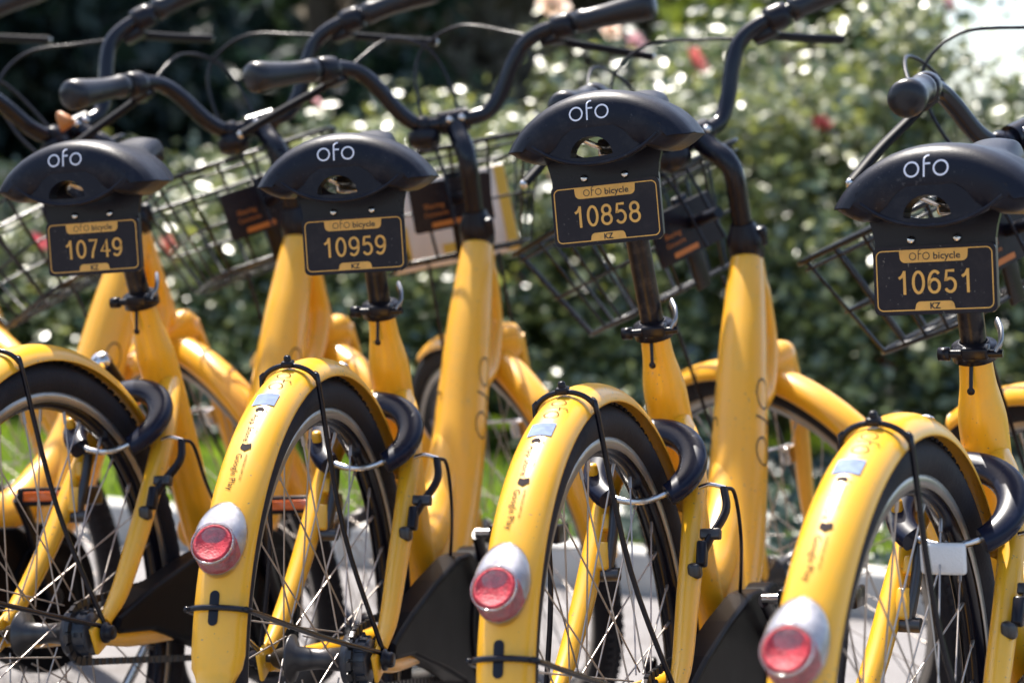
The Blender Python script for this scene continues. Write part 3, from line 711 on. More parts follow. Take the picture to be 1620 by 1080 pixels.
    half = [(0, 0, 0), (.0, .035, 0), (.0, .060, .006), (-.004, .085, .030), (-.014, .113, .074), (-.022, .136, .099), (-.038, .165, .110), (-.066, .205, .111), (-.105, .258, .110), (-.141, .312, .1095)]
    full = [(p[0], -p[1], p[2]) for p in half[::-1]] + half[1:]
    b = MB(); b.tube([CL + Vector(p) for p in cr(full, 6)], .0125, 16); ME['handlebar'] = b.build('handlebar', BAR)
    for s_ in (1, -1):
        g0 = CL + Vector((-.070, s_ * .211, .1108)); g1 = CL + Vector((-.141, s_ * .314, .1095)); d_ = (g1 - g0)
        b = MB(); b.lathe([(.0120, 0), (.0185, .001), (.0188, .014), (.0170, .020), (.0175, .05), (.0205, .085), (.0235, .108), (.0235, .122), (.0195, .129), (.010, .1315), (0, .132)], g0, d_, 24)
        ME['grip%d' % s_] = b.build('grip', mat('grip_rubber', (.011, .011, .015), .32, spec=.4, bump=.3, bscale=400)) if s_ == 1 else b.build('grip', bpy.data.materials['grip_rubber'])
        b = MB(); b.lathe([(.0122, 0), (.0195, 0), (.0205, .008), (.0205, .024), (.0185, .034), (.0122, .034)], CL + Vector((-.048, s_ * .179, .1103)), d_, 18)
        bx_ = CL + Vector((-.036, s_ * .178, .096)); b.box(bx_, (.028, .040, .024), (0, .3, s_ * .9), .006)
        ME['lever_clamp%d' % s_] = b.build('lever_clamp', BLK)
        b = MB(); P = cr([bx_ + Vector((.004, 0, -.002)), bx_ + Vector((.004, s_ * .032, -.014)), bx_ + Vector((.014, s_ * .095, -.034)), bx_ + Vector((.016, s_ * .158, -.056))], 5)
        b.tube(P, [(.0065, .0105)] * len(P), 10); ME['brake_lever%d' % s_] = b.build('brake_lever', LEV)
        b = MB(); b.lathe([(0, -.006), (.005, -.005), (.0068, 0), (.005, .005), (0, .006)], P[-1], Vector(P[-1]) - Vector(P[-3]), 12); ME['lever_tip%d' % s_] = b.build('lever_tip', STEEL)
        b = MB(); P = cr([bx_ + Vector((.006, -s_ * .012, -.002)), CL + Vector((.03, s_ * .125, .125)), CL + Vector((.085, s_ * .055, .155)), CL + Vector((.115, -s_ * .010, .125)), CL + Vector((.105, -s_ * .030, .045)), CL + Vector((.07, -s_ * .02, -.06)), CL + Vector((.055, -s_ * .02, -.16))], 7)
        b.tube(P, .0026, 8); ME['cable%d' % s_] = b.build('brake_cable', BLK)
    b = MB(); c = CL + Vector((.004, .052, -.020)); b.lathe([(.026, -.010), (.027, 0), (.024, .009), (.014, .015), (0, .017)], c, (-.2, .2, -1), 20); b.lathe([(.0112, 0), (.016, 0), (.016, .018), (.0112, .018)], CL + Vector((0, .042, .002)), (0, 1, 0), 16)
    ME['bell'] = b.build('bell', BLK)
    # --- basket (steered frame)
    def wire(P, r=.0027, seg=6, closed=False, mt=None, name='basket_wire'):
        b = MB(); b.tube(P, r, seg, closed); return b.build(name, BSK)
    tr = dict(rx=.945, fx=1.215, w=.162, rz=.985, fz=.962); bo = dict(rx=.985, fx=1.175, w=.118, rz=.812, fz=.798)
    def rim_pts(t):
        # t 0..1 from the top rim to the bottom ring
        L_ = lambda k: tr[k] * (1 - t) + bo[k] * t; r = .035
        P = []
        for (sx, sy, a0) in ((1, 1, 0), (0, 1, PI / 2), (0, -1, PI), (1, -1, 1.5 * PI)):
            cx_ = (L_('fx') - r) if sx else (L_('rx') + r); cy_ = sy * (L_('w') - r)
            for k in range(5):
                a = a0 + PI / 2 * k / 4; x = cx_ + r * math.cos(a); y = cy_ + r * math.sin(a)
                z = L_('rz') + (L_('fz') - L_('rz')) * (x - L_('rx')) / (L_('fx') - L_('rx')); P.append((x, y, z))
        return P
    BK = {}
    BK['basket_rim'] = wire(rim_pts(0), .0042, 8, True, name='basket_rim')
    BK['basket_band1'] = wire(rim_pts(.08), .0022, 6, True, name='basket_band'); BK['basket_band2'] = wire(rim_pts(.55), .0022, 6, True, name='basket_band'); BK['basket_band3'] = wire(rim_pts(1.0), .0032, 6, True, name='basket_band')
    wires = []
    def pt(t, side, f):
        L_ = lambda k: tr[k] * (1 - t) + bo[k] * t
        if side in 'rf':
            x = L_('rx') if side == 'r' else L_('fx'); y = -L_('w') + 2 * L_('w') * f
        else:
            x = L_('rx') + (L_('fx') - L_('rx')) * f; y = L_('w') * (1 if side == 'l' else -1)
        z = L_('rz') + (L_('fz') - L_('rz')) * (x - L_('rx')) / (L_('fx') - L_('rx')); return (x, y, z)
    for f in (.10, .30, .50, .70, .90):
        wires.append(wire([pt(0, 'r', f), pt(1, 'r', f), pt(1, 'f', f), pt(0, 'f', f)]))
    for f in (.14, .38, .62, .86):
        wires.append(wire([pt(0, 'l', f), pt(1, 'l', f), pt(1, 'x', f), pt(0, 'x', f)]))
    ME['basket_wires'] = wires; ME['BK'] = BK
    b = MB(); b.box((.972, 0, .872), (.006, .03, .15), (0, R(-12), 0), .002); b.tube([(.885, 0, .90), (.965, 0, .90)], .009, 10); b.tube([(1.01, -.06, .80), (FX - .01, -.066, ZA + .02)], .003, 8); b.tube([(1.01, .06, .80), (FX - .01, .066, ZA + .02)], .003, 8)
    ME['basket_bracket'] = b.build('basket_bracket', BLK)
    Msg = Matrix.Translation((.957, .012, .895)) @ Matrix.Rotation(R(-11), 4, 'Y')
    me = slab(rrect(.135, .080, .005), -.002, .002, 'basket_sign', PLB); me.transform(Msg); ME['basket_sign'] = me
    def ons(u, v, l): return Msg @ Vector((-.0026 - l, -u, v))
    ME['sign_lettering'] = map_shapes([text_shape('Sharing', .0085, 1.0, -.030, .002), text_shape('Consume', .0075, 1.0, -.028, -.012)], ons, 'sign_lettering', ORP)
    ME['sign_bar'] = map_shapes([((rrect(.052, .0085, .002), [tuple(range(28))]), 0)], lambda u, v, l: ons(u - .012, v - .030, l), 'sign_bar', ORP)
build_meshes()

# ------------------------------------------------------------------ put a bicycle together
def bicycle(label, x, y, yaw, lean, steer, s, pr, py, num, crank_deg=118, wsteer=None):
    t = bpy.data.objects.new('bicycle', None); COL.objects.link(t); t.empty_display_size = .1
    t.location = (x, y, 0); t.rotation_euler = (-lean, 0, PI / 2 - yaw)
    t['label'] = label; t['category'] = 'bicycle'; t['group'] = 'yellow bicycles parked in a slanting row'
    I4 = Matrix.Identity(4)
    def P(name, key=None, par=t, mx=None, lab=None):
        o = link(name, ME[key or name] if isinstance(key or name, str) else key, par, mx)
        if lab: o['label'] = lab
        return o
    # frame
    fr = P('seat_tube'); P('tube_slot', 'tube_slot', fr)
    dt = P('down_tube'); P('frame_lettering', 'frame_lettering1', dt); P('frame_lettering', 'frame_lettering-1', dt)
    P('curved_tube'); P('head_tube'); P('bottom_bracket')
    for k in ('1', '-1'): P('seat_stay', 'seat_stay' + k); P('chain_stay', 'chain_stay' + k)
    c = P('seat_clamp'); P('clamp_lever', 'clamp_lever', c)
    P('kickstand')
    # seat group
    Pp = Vector((CX, 0, CZ)) + SD * s
    P('seat_post', 'seat_post', t, Matrix.Translation(Vector((CX, 0, CZ)) + SD * (s - .115)))
    mg = Matrix.Translation(Pp) @ Matrix.Rotation(py, 4, 'Z') @ Matrix.Rotation(-pr, 4, 'X')
    mgs = mg @ Matrix.Translation((-.030, {'10749': .006, '10959': .003, '10858': -.006, '10651': -.014}.get(num, 0), 0)); sa = P('saddle', 'saddle', t, mgs); P('saddle_lettering', 'saddle_lettering', sa); P('saddle_rail', 'saddle_rail', sa)
    sb = P('saddle_bracket', 'saddle_bracket', t, mg); P('bracket_rim', 'bracket_rim', sa); P('saddle_bowl', 'saddle_bowl', sa); P('screw', 'screw_a', sb); P('screw', 'screw_b', sb)
    pl = P('number_plate', 'number_plate', t, mg)
    for k in ('plate_border', 'plate_top_tab', 'plate_bottom_tab', 'ofo_bicycle_lettering', 'kz_lettering'): P(k, k, pl)
    P('plate_digits', 'num' + num, pl)
    # rear wheel
    def wheel(name, cx, mx, seed):
        M0 = mx @ Matrix.Translation((cx, 0, ZA)) @ Matrix.Rotation(seed, 4, 'Y')
        r = P(name, 'rim', t, M0); P('brake_track', 'brake_track', r); P('brake_track', 'brake_track2', r); ty = P('tyre', 'tyre', r); tr_ = P('tread', 'tread', r); tr_['kind'] = 'stuff'; P('hub', 'hub', r)
        for k in range(36):
            side = 1 if k % 2 else -1; sgn = 1 if (k // 2) % 2 else -1
            a = 2 * PI * k / 36; off = sgn * 1.15; hr = .031
            p0 = Vector((hr * math.cos(a + off), side * .036, hr * math.sin(a + off))); p1 = Vector((.279 * math.cos(a), side * .002, .279 * math.sin(a)))
            d_ = (p1 - p0); L_ = d_.length; q = d_.to_track_quat('X', 'Z').to_matrix().to_4x4()
            P('spoke', 'spoke', r, Matrix.Translation(p0) @ q @ Matrix.Diagonal((L_ / .280, 1, 1, 1)) @ Matrix.Translation((-.0, 0, 0)))
        return r
    rw = wheel('rear_wheel', 0, I4, rnd.random() * .17); P('rear_sprocket', 'rear_sprocket', rw)
    P('axle_nut', 'axle_nut1', t, Matrix.Translation((0, 0, ZA))); P('axle_nut', 'axle_nut-1', t, Matrix.Translation((0, 0, ZA)))
    rf = P('rear_fender')
    for k in ('ofo_lettering', 'blank_sticker', 'fruit_emblem', 'app_store_lettering', 'small_print_lettering', 'play_emblem', 'google_play_lettering', 'tiny_print_lettering', 'slot', 'stay_clip'):
        P(k, k, rf)
    P('wire_stay', 'wire_stay_top', rf); P('wire_stay', 'wire_stay_low', rf)
    rl = P('rear_light'); P('lamp_inner', 'lamp_inner', rl); P('red_reflector', 'red_reflector', rl); P('lens_rim', 'lens_rim', rl)
    lk = P('lock'); P('shackle', 'shackle', lk); P('lock_lever', 'lock_lever', lk); P('lock_cylinder', 'lock_cylinder', lk); P('cylinder_cap', 'cylinder_cap', lk)
    br = P('brake_arm', 'brake_arm-1'); P('brake_noodle', 'brake_noodle', br); P('brake_cable', 'rear_cable', br); P('pad_holder', 'pad_holder', br); P('brake_pivot', 'brake_pivot', br)
    br = P('brake_arm', 'brake_arm1'); P('brake_boss', 'brake_boss', br)
    cg = P('chain_guard'); P('guard_disc', 'guard_disc', cg); P('chain')
    for s_ in (1, -1):
        an = R(crank_deg) + (PI if s_ == 1 else 0)
        mb = Matrix.Translation((BBX, 0, BBZ)) @ Matrix.Rotation(-an, 4, 'Y')
        ca = P('crank_arm', 'crank%d' % s_, t, mb)
        mp = Matrix.Translation((BBX, 0, BBZ)) @ Matrix.Rotation(-an, 4, 'Y') @ Matrix.Translation((.168, 0, 0)) @ Matrix.Rotation(an + R(6), 4, 'Y')
        pd = P('pedal', 'pedal%d' % s_, t, mp); P('pedal_axle', 'pedal_axle%d' % s_, pd); P('pedal_reflector', 'pedal_refl%d0' % s_, pd); P('pedal_reflector', 'pedal_refl%d1' % s_, pd)
    # steered front
    SM = steer_m(steer); WM = SM if wsteer is None else steer_m(wsteer)
    fc = P('fork_crown', 'fork_crown', t, WM); P('crown_bolt', 'crown_bolt', fc)
    P('fork_leg', 'fork_leg1', t, WM); P('fork_leg', 'fork_leg-1', t, WM); P('front_brake', 'front_brake', t, WM)
    wheel('front_wheel', FX, WM, rnd.random() * .17)
    P('front_fender', 'front_fender', t, WM @ Matrix.Translation((FX, 0, 0)))
    P('head_collar', 'head_collar', t, SM); sm = P('stem', 'stem', t, SM); P('stem_bolt', 'stem_bolt', sm)
    P('handlebar', 'handlebar', t, SM)
    for s_ in ('1', '-1'):
        P('grip', 'grip' + s_, t, SM); lv = P('brake_lever', 'brake_lever' + s_, t, SM); P('lever_clamp', 'lever_clamp' + s_, lv); P('lever_tip', 'lever_tip' + s_, lv); P('brake_cable', 'cable' + s_, t, SM)
    P('bell', 'bell', t, SM)
    bk = link('basket', ME['BK']['basket_rim'], t, SM)
    for k in ('basket_band1', 'basket_band2', 'basket_band3'): link('basket_band', ME['BK'][k], bk)
    for wm in ME['basket_wires']: link('basket_wire', wm, bk)
    P('basket_bracket', 'basket_bracket', bk)
    sg = P('basket_sign', 'basket_sign', t, SM); P('sign_lettering', 'sign_lettering', sg); P('sign_bar', 'sign_bar', sg)
    return t, SM

B2 = None
SPEC = [
    ('yellow bicycle whose black handlebar pokes in at the top left corner', -1.30, 2.72, .42, .10, -1.1, .09, 0, 0, '10914', 100),
    ('yellow bicycle cut off by the left edge, its fat frame tube behind plate 10749', -.905, 2.45, .45, .12, -1.35, .09, 0, 0, '10732', 115, R(-63)),
    ('yellow bicycle carrying number plate 10749, first full saddle from the left', -.52348, 2.43072, .30073, .10916, -.77698, .07979, -.00606, .07817, '10749', 116, R(-52)),
    ('yellow bicycle carrying number plate 10959, white carton in its basket', -.19066, 2.34099, .21878, .0701, -.46932, .09429, .02637, .09343, '10959', 123, R(-41)),
    ('yellow bicycle carrying number plate 10858, its saddle raised highest', .16095, 2.14008, .33284, .1249, -.99931, .15382, .00354, 0, '10858', 140),
    ('yellow bicycle carrying number plate 10651, nearest, at the right edge', .41424, 1.88957, .46822, .07069, -1.11406, .08783, .017, -.04798, '10651', 120),
]
bikes = []
for sp in SPEC: bikes.append(bicycle(*sp))

# spoke reflector on the nearest wheel
REFPOS = (.112, -.012, .540)
t4 = bikes[5][0]
b = MB(); P_ = [(-.030, -.012), (.030, -.012), (.026, .014), (-.026, .014)]
b.box((0, 0, 0), (.007, .046, .034), (0, R(-12), R(8)), .004)
o = link('spoke_reflector', b.build('spoke_reflector', WHR), t4, Matrix.Translation(REFPOS))
o['label'] = 'white reflector clipped between the spokes'
# carton in the basket of the second plate's bicycle
t2, SM2 = bikes[3]
root2 = Matrix.Translation(t2.location) @ t2.rotation_euler.to_matrix().to_4x4()
ct_ = bpy.data.objects.new('carton', None); COL.objects.link(ct_)
ct_.matrix_world = root2 @ SM2 @ Matrix.Translation((1.12, -.01, .872))
ct_['label'] = 'pale pink carton with yellow panels standing in the wire basket behind plate 10959'; ct_['category'] = 'carton'
b = MB(); b.box((0, 0, 0), (.055, .215, .150), None, .003); link('carton_body', b.build('carton_body', CARD), ct_)
for (yy, zz, w_, h_) in ((.092, .045, .022, .045), (.092, -.03, .022, .062), (-.097, 0, .018, .146), (.0, -.05, .05, .02)):
    b = MB(); b.box((-.0285, yy, zz), (.002, w_, h_)); link('printed_panel', b.build('printed_panel', CARDY), ct_)

# ------------------------------------------------------------------ ground
def ground_mat(name, c1, c2, s1, rough, bump, s2=400, spots=None):
    M = bpy.data.materials.new(name); M.use_nodes = True; n = M.node_tree; b = n.nodes['Principled BSDF']; b.inputs['Roughness'].default_value = rough
    tc = n.nodes.new('ShaderNodeTexCoord'); t = n.nodes.new('ShaderNodeTexNoise'); t.inputs['Scale'].default_value = s1; t.inputs['Detail'].default_value = 10; t.inputs['Roughness'].default_value = .7
    n.links.new(tc.outputs['Object'], t.inputs['Vector'])
    r = n.nodes.new('ShaderNodeValToRGB'); r.color_ramp.elements[0].position = .35; r.color_ramp.elements[0].color = (*c1, 1); r.color_ramp.elements[1].position = .68; r.color_ramp.elements[1].color = (*c2, 1)
    n.links.new(t.outputs['Fac'], r.inputs[0]); n.links.new(r.outputs[0], b.inputs['Base Color'])
    t2_ = n.nodes.new('ShaderNodeTexNoise'); t2_.inputs['Scale'].default_value = s2; t2_.inputs['Detail'].default_value = 4; n.links.new(tc.outputs['Object'], t2_.inputs['Vector'])
    bp = n.nodes.new('ShaderNodeBump'); bp.inputs['Strength'].default_value = bump; bp.inputs['Distance'].default_value = .004; n.links.new(t2_.outputs['Fac'], bp.inputs['Height']); n.links.new(bp.outputs[0], b.inputs['Normal'])
    return M
def tagk(o, kind, label=None, cat=None, group=None):
    o['kind'] = kind
    if label: o['label'] = label
    if cat: o['category'] = cat
    if group: o['group'] = group
KS = -.352; KY0 = 4.73    # kerb line y = KY0 + KS*x
def sheet(name, P, z, m_):
    me = bpy.data.meshes.new(name); me.from_pydata([(x, y, z) for x, y in P], [], [tuple(range(len(P)))]); me.materials.append(m_); return link(name, me)
soil = ground_mat('soil', (.05, .035, .022), (.13, .10, .07), 6, .95, .8)
pav = ground_mat('pavement_concrete', (.15, .14, .138), (.235, .22, .215), 3.5, .85, .5)
o = sheet('ground', [(-150, -60), (150, -60), (150, 250), (-150, 250)], -.03, soil); tagk(o, 'structure')
def add_stains(M):
    n = M.node_tree; b = n.nodes['Principled BSDF']; src = b.inputs['Base Color'].links[0].from_socket; tc = n.nodes.new('ShaderNodeTexCoord')
    t = n.nodes.new('ShaderNodeTexNoise'); t.inputs['Scale'].default_value = 1.6; t.inputs['Detail'].default_value = 9; t.inputs['Roughness'].default_value = .8; n.links.new(tc.outputs['Object'], t.inputs['Vector'])
    mr = n.nodes.new('ShaderNodeMapRange'); mr.inputs['From Min'].default_value = .5; mr.inputs['From Max'].default_value = .62; mr.inputs['To Max'].default_value = .7; n.links.new(t.outputs['Fac'], mr.inputs['Value'])
    mx = n.nodes.new('ShaderNodeMix'); mx.data_type = 'RGBA'; n.links.new(mr.outputs[0], mx.inputs['Factor']); n.links.new(src, mx.inputs['A']); mx.inputs['B'].default_value = (.10, .085, .075, 1); n.links.new(mx.outputs['Result'], b.inputs['Base Color'])
add_stains(pav)
o = sheet('pavement', [(-30, -20), (30, -20), (30, KY0 + KS * 30), (-30, KY0 - KS * 30)], -.010, pav); tagk(o, 'structure')
b = MB(); kb = mat('kerb_concrete', (.46, .44, .40), .85, var=.15, vscale=8, bump=.4, bscale=150)
an = math.atan(KS)
kr = bpy.data.objects.new('kerb', None); COL.objects.link(kr); tagk(kr, 'structure')
kerb_me = MB().box((0, 0, 0), (.992, .11, .13), None, .010).build('kerb_stone', kb)
for k in range(-6, 7):
    o = link('kerb_stone', kerb_me, kr); o.location = (k * math.cos(an), KY0 + k * math.sin(an) + .055, -.005 + .03); o.rotation_euler = (0, 0, an)
lawn = ground_mat('lawn_base', (.03, .055, .015), (.08, .13, .03), 3, .9, 1.0, 120)
o = sheet('lawn', [(-30, KY0 + .1 - KS * 30), (30, KY0 + .1 + KS * 30), (30, 60), (-30, 60)], .030, lawn); tagk(o, 'structure')

# grass blades
rng = np.random.default_rng(5)
def leaf_mat(name, c1, c2, rough=.35, trans=.45, spec=.5, dry=None, hue=.475, val=1.9):
    M = bpy.data.materials.new(name); M.use_nodes = True; n = M.node_tree; b = n.nodes['Principled BSDF']; out = n.nodes['Material Output']
    g = n.nodes.new('ShaderNodeNewGeometry'); r = n.nodes.new('ShaderNodeValToRGB')
    r.color_ramp.elements[0].color = (*c1, 1); r.color_ramp.elements[1].color = (*c2, 1)
    if dry: e = r.color_ramp.elements.new(.94); e.color = (*dry, 1); r.color_ramp.elements[1].position = .9
    n.links.new(g.outputs['Random Per Island'], r.inputs[0]); n.links.new(r.outputs[0], b.inputs['Base Color'])
    b.inputs['Roughness'].default_value = rough; b.inputs['Specular IOR Level'].default_value = spec
    tr_ = n.nodes.new('ShaderNodeBsdfTranslucent'); hs = n.nodes.new('ShaderNodeHueSaturation'); hs.inputs['Hue'].default_value = hue; hs.inputs['Value'].default_value = val; hs.inputs['Saturation'].default_value = 1.1
    n.links.new(r.outputs[0], hs.inputs['Color']); n.links.new(hs.outputs[0], tr_.inputs[0])
    mx = n.nodes.new('ShaderNodeMixShader'); mx.inputs[0].default_value = trans
    n.links.new(b.outputs[0], mx.inputs[1]); n.links.new(tr_.outputs[0], mx.inputs[2]); n.links.new(mx.outputs[0], out.inputs[0])
    return M
def np_mesh(name, V, F, mt, smooth=False):
    me = bpy.data.meshes.new(name); nv, nf = len(V), len(F); k = F.shape[1]
    me.vertices.add(nv); me.vertices.foreach_set('co', V.astype(np.float32).ravel())
    me.loops.add(nf * k); me.loops.foreach_set('vertex_index', F.astype(np.int32).ravel())
    me.polygons.add(nf); me.polygons.foreach_set('loop_start', np.arange(0, nf * k, k, dtype=np.int32)); me.polygons.foreach_set('loop_total', np.full(nf, k, dtype=np.int32))
    me.materials.append(mt); me.update(calc_edges=True); me.validate(); return me
N = 60000
gx = rng.uniform(-3.2, 3.4, N); gd = rng.uniform(0, 1, N) ** 1.3 * 3.6; gy = KY0 + .14 + KS * gx + gd
L_ = rng.uniform(.03, .075, N); a = rng.uniform(0, 2 * PI, N); ln = rng.normal(0, .5, N)
c = np.stack([gx, gy, np.full(N, .028)], 1); sd_ = np.stack([np.cos(a), np.sin(a), 0 * a], 1) * .004; tp_ = np.stack([-np.sin(a) * L_ * ln, np.cos(a) * L_ * ln, L_], 1)
V = np.concatenate([c - sd_, c + sd_, c + tp_ * .6 + sd_ * .7, c + tp_], 1).reshape(-1, 3); F = (np.arange(N) * 4)[:, None] + np.array([0, 1, 2, 3])
o = link('grass', np_mesh('grass', V, F, leaf_mat('grass_blade', (.07, .14, .02), (.14, .22, .035), .4, .5))); tagk(o, 'stuff', 'short bright green grass between the kerb and the rose hedge', 'grass')

# ------------------------------------------------------------------ rose hedge
LEAF = leaf_mat('rose_leaf', (.036, .074, .060), (.085, .132, .088), .30, .30, 1.0, dry=(.28, .30, .08), hue=.49, val=1.7)
STEM = mat('rose_stem', (.10, .09, .035), .6, var=.3)
def leaves(C, size, rg, updir=.9, spread=.50):
    n = len(C); nrm = rg.normal(0, spread, (n, 3)); nrm[:, 2] += updir; nrm[:, 1] -= updir * .45; nrm[:, 0] -= updir * .15; nrm /= np.linalg.norm(nrm, axis=1)[:, None]
    t = rg.normal(0, 1, (n, 3)); t -= nrm * (t * nrm).sum(1)[:, None]; t /= np.linalg.norm(t, axis=1)[:, None]; s = np.cross(nrm, t)
    L_ = rg.uniform(.7, 1.25, n)[:, None] * size; W_ = L_ * .34
    a0 = C - t * L_ / 2; a1 = C - s * W_ + nrm * L_ * .08; a2 = C + t * L_ / 2 - nrm * L_ * .05; a3 = C + s * W_ + nrm * L_ * .08
    V = np.concatenate([a0, a1, a2, a3], 1).reshape(-1, 3)
    k = (np.arange(n) * 4)[:, None]; F = np.concatenate([k + np.array([0, 1, 2]), k + np.array([0, 2, 3])]); return V, F
def rose_bush(x, y, h, wd, n, seed, label, blooms=(), lf=LEAF, size=.056):
    rg = np.random.default_rng(seed); root = bpy.data.objects.new('rose_bush', None); COL.objects.link(root); root.location = (x, y, 0)
    root['label'] = label; root['category'] = 'rose bush'; root['group'] = 'rose bushes forming the hedge'
    ns = 9; tips = []
    b = MB()
    for k in range(ns):
        a = 2 * PI * k / ns + rg.uniform(-.3, .3); rr = wd * rg.uniform(.3, .95); hh = h * rg.uniform(.72, 1.0)
        p = cr([(0, 0, 0), (rr * .3 * math.cos(a), rr * .3 * math.sin(a), hh * .4), (rr * .75 * math.cos(a), rr * .75 * math.sin(a), hh * .78), (rr * math.cos(a), rr * math.sin(a), hh * .97)], 5); n_ = len(p)
        b.tube(p, [.010 * (1 - .75 * i / n_) for i in range(n_)], 6); tips.append(p)
        o_ = MB().tube(p, [.010 * (1 - .75 * i / n_) for i in range(n_)], 6).build('stem', STEM); link('stem', o_, root)
    # leaf clusters along shoots
    m_ = n // 14; C = []
    for k in range(m_):
        p = tips[rg.integers(ns)]; q = np.array(p[rg.integers(3, len(p))]); off = rg.normal(0, 1, 3); off /= np.linalg.norm(off); rad = wd * .55 * rg.uniform(.15, 1) ** .5
        cc = q + off * rad * np.array([1, .8, .7]); cc[2] = min(max(cc[2], .05), h * 1.04); cc[1] -= (1 - cc[2] / h) * 1.15 * rg.uniform(.3, 1.1)
        C.append(cc + rg.normal(0, .045, (14, 3)))
    C = np.concatenate(C); V, F = leaves(C, size, rg)
    o_ = link('foliage', np_mesh('foliage', V, F, lf), root); o_['kind'] = 'stuff'
    for (bx, by, bz, br, bm_) in blooms:
        if bz > h * .9:
            P = cr([((bx - x) * .6, (by - y) * .3, h * .55), ((bx - x) * .9, (by - y) * .7, (h * .6 + bz) / 2), (bx - x, by - y, bz)], 5)
            link('stem', MB().tube(P, [.007 - .0003 * i for i in range(len(P))], 6).build('stem', STEM), root)
            q_ = np.array(P)[3:-1]; Cb = np.repeat(q_, 7, 0) + rg.normal(0, .05, (len(q_) * 7, 3)); Vb, Fb = leaves(Cb, size, rg); ob = link('shoot_leaves', np_mesh('shoot_leaves', Vb, Fb, lf), root); ob['kind'] = 'stuff'
        bo_ = link('bloom', bloom_mesh(bm_), root, Matrix.Translation((bx - x, by - y, bz)) @ Euler((rg.uniform(.5, 1.2), rg.uniform(-.5, .5), rg.uniform(0, 6))).to_matrix().to_4x4() @ Matrix.Scale(br, 4))
    return root
_bl = {}
def bloom_mesh(m_):
    if m_.name in _bl: return _bl[m_.name]
    b = MB(); rg = random.Random(3)
    for layer, (n_, r0, tilt) in enumerate(((5, 1.0, .35), (5, .78, .75), (4, .55, 1.1), (3, .33, 1.35))):
        for k in range(n_):
            a = 2 * PI * k / n_ + layer * .6; V = []; F = []
            for i in range(5):
                for j in range(5):
                    u = i / 4; v = (j / 4 - .5) * 2; wd_ = .62 * math.sin(PI * min(1, .18 + u * .72)) * r0
                    rr = r0 * (u * math.cos(tilt) + .08 + .10 * u * u); z = r0 * (u * math.sin(tilt)) * (1 - .12 * v * v) + .06 * rg.uniform(-1, 1) * u; y_ = v * wd_
                    rr2 = rr - .18 * v * v * r0
                    V.append((rr2 * math.cos(a) - y_ * math.sin(a), rr2 * math.sin(a) + y_ * math.cos(a), z))
            for i in range(4):
                for j in range(4): q = i * 5 + j; F.append((q, q + 1, q + 6, q + 5))
            b.add(V, F)
    _bl[m_.name] = b.build('bloom', m_); return _bl[m_.name]
def petal(name, c_, c2): return leaf_mat(name, c_, c2, .5, .35, .3)
CORAL = petal('coral_petal', (.60, .24, .18), (.68, .34, .27)); PINK = petal('pink_petal', (.62, .38, .38), (.7, .5, .48)); REDP = petal('red_petal', (.50, .12, .11), (.6, .17, .15)); CREAM = petal('cream_petal', (.78, .68, .55), (.82, .72, .62)); ORGP = petal('orange_petal', (.80, .32, .10), (.85, .42, .2))
def hy(x): return 7.35 - .25 * x   # line of the hedge
roses = [(-1.235, 7.1, .69, .055, CORAL), (-1.69, 7.1, .695, .050, REDP), (.393, 7.05, 1.463, .042, PINK), (.599, 7.0, 1.402, .060, CORAL), (.117, 7.05, .97, .040, PINK), (.005, 7.05, .604, .045, REDP),
         (.096, 7.0, 1.587, .062, CREAM), (.42, 6.95, .595, .042, ORGP), (1.20, 6.8, .44, .045, ORGP), (1.27, 6.8, .385, .038, CORAL), (-.72, 7.1, 1.224, .035, PINK), (1.02, 6.8, 1.192, .032, REDP), (.302, 6.95, 1.493, .036, CREAM), (1.40, 6.7, 1.60, .04, PINK), (-1.41, 7.1, .557, .04, CORAL), (1.55, 6.7, .612, .04, PINK), (-.95, 7.05, .80, .035, CREAM), (-.45, 7.0, .95, .035, PINK)]
bushes = [(-2.6, .95, .50, 'leftmost rose bush, low and mostly in shade'), (-2.05, .90, .48, 'low rose bush with a red bloom behind the left bicycle baskets'), (-1.45, .98, .46, 'rose bush with a large coral bloom left of plate 10959'), (-.95, 1.10, .44, 'rose bush right behind the saddle of plate 10959'),
          (-.45, 1.34, .44, 'rose bush behind the carton basket, glossy pale leaves'), (.02, 1.22, .44, 'rose bush with a cream bloom on top beside the raised handlebar'), (.5, 1.52, .46, 'tall rose bush with pink and coral blooms above plate 10858'), (1.0, 1.75, .50, 'tallest rose bush, between plates 10858 and 10651'),
          (1.5, 1.46, .44, 'rose bush with orange blooms left of plate 10651'), (2.05, 1.36, .46, 'rose bush at the right edge under the bright sky gap'), (2.65, 1.30, .5, 'rightmost rose bush, mostly outside the picture')]
for k, (bx, bh, bw, lab) in enumerate(bushes):
    x0 = -9 if k == 0 else (bushes[k - 1][0] + bx) / 2; x1 = 9 if k == len(bushes) - 1 else (bushes[k + 1][0] + bx) / 2
    rose_bush(bx, hy(bx) + .25, bh, bw, 6200, 100 + k, lab, [r for r in roses if x0 <= r[0] < x1])
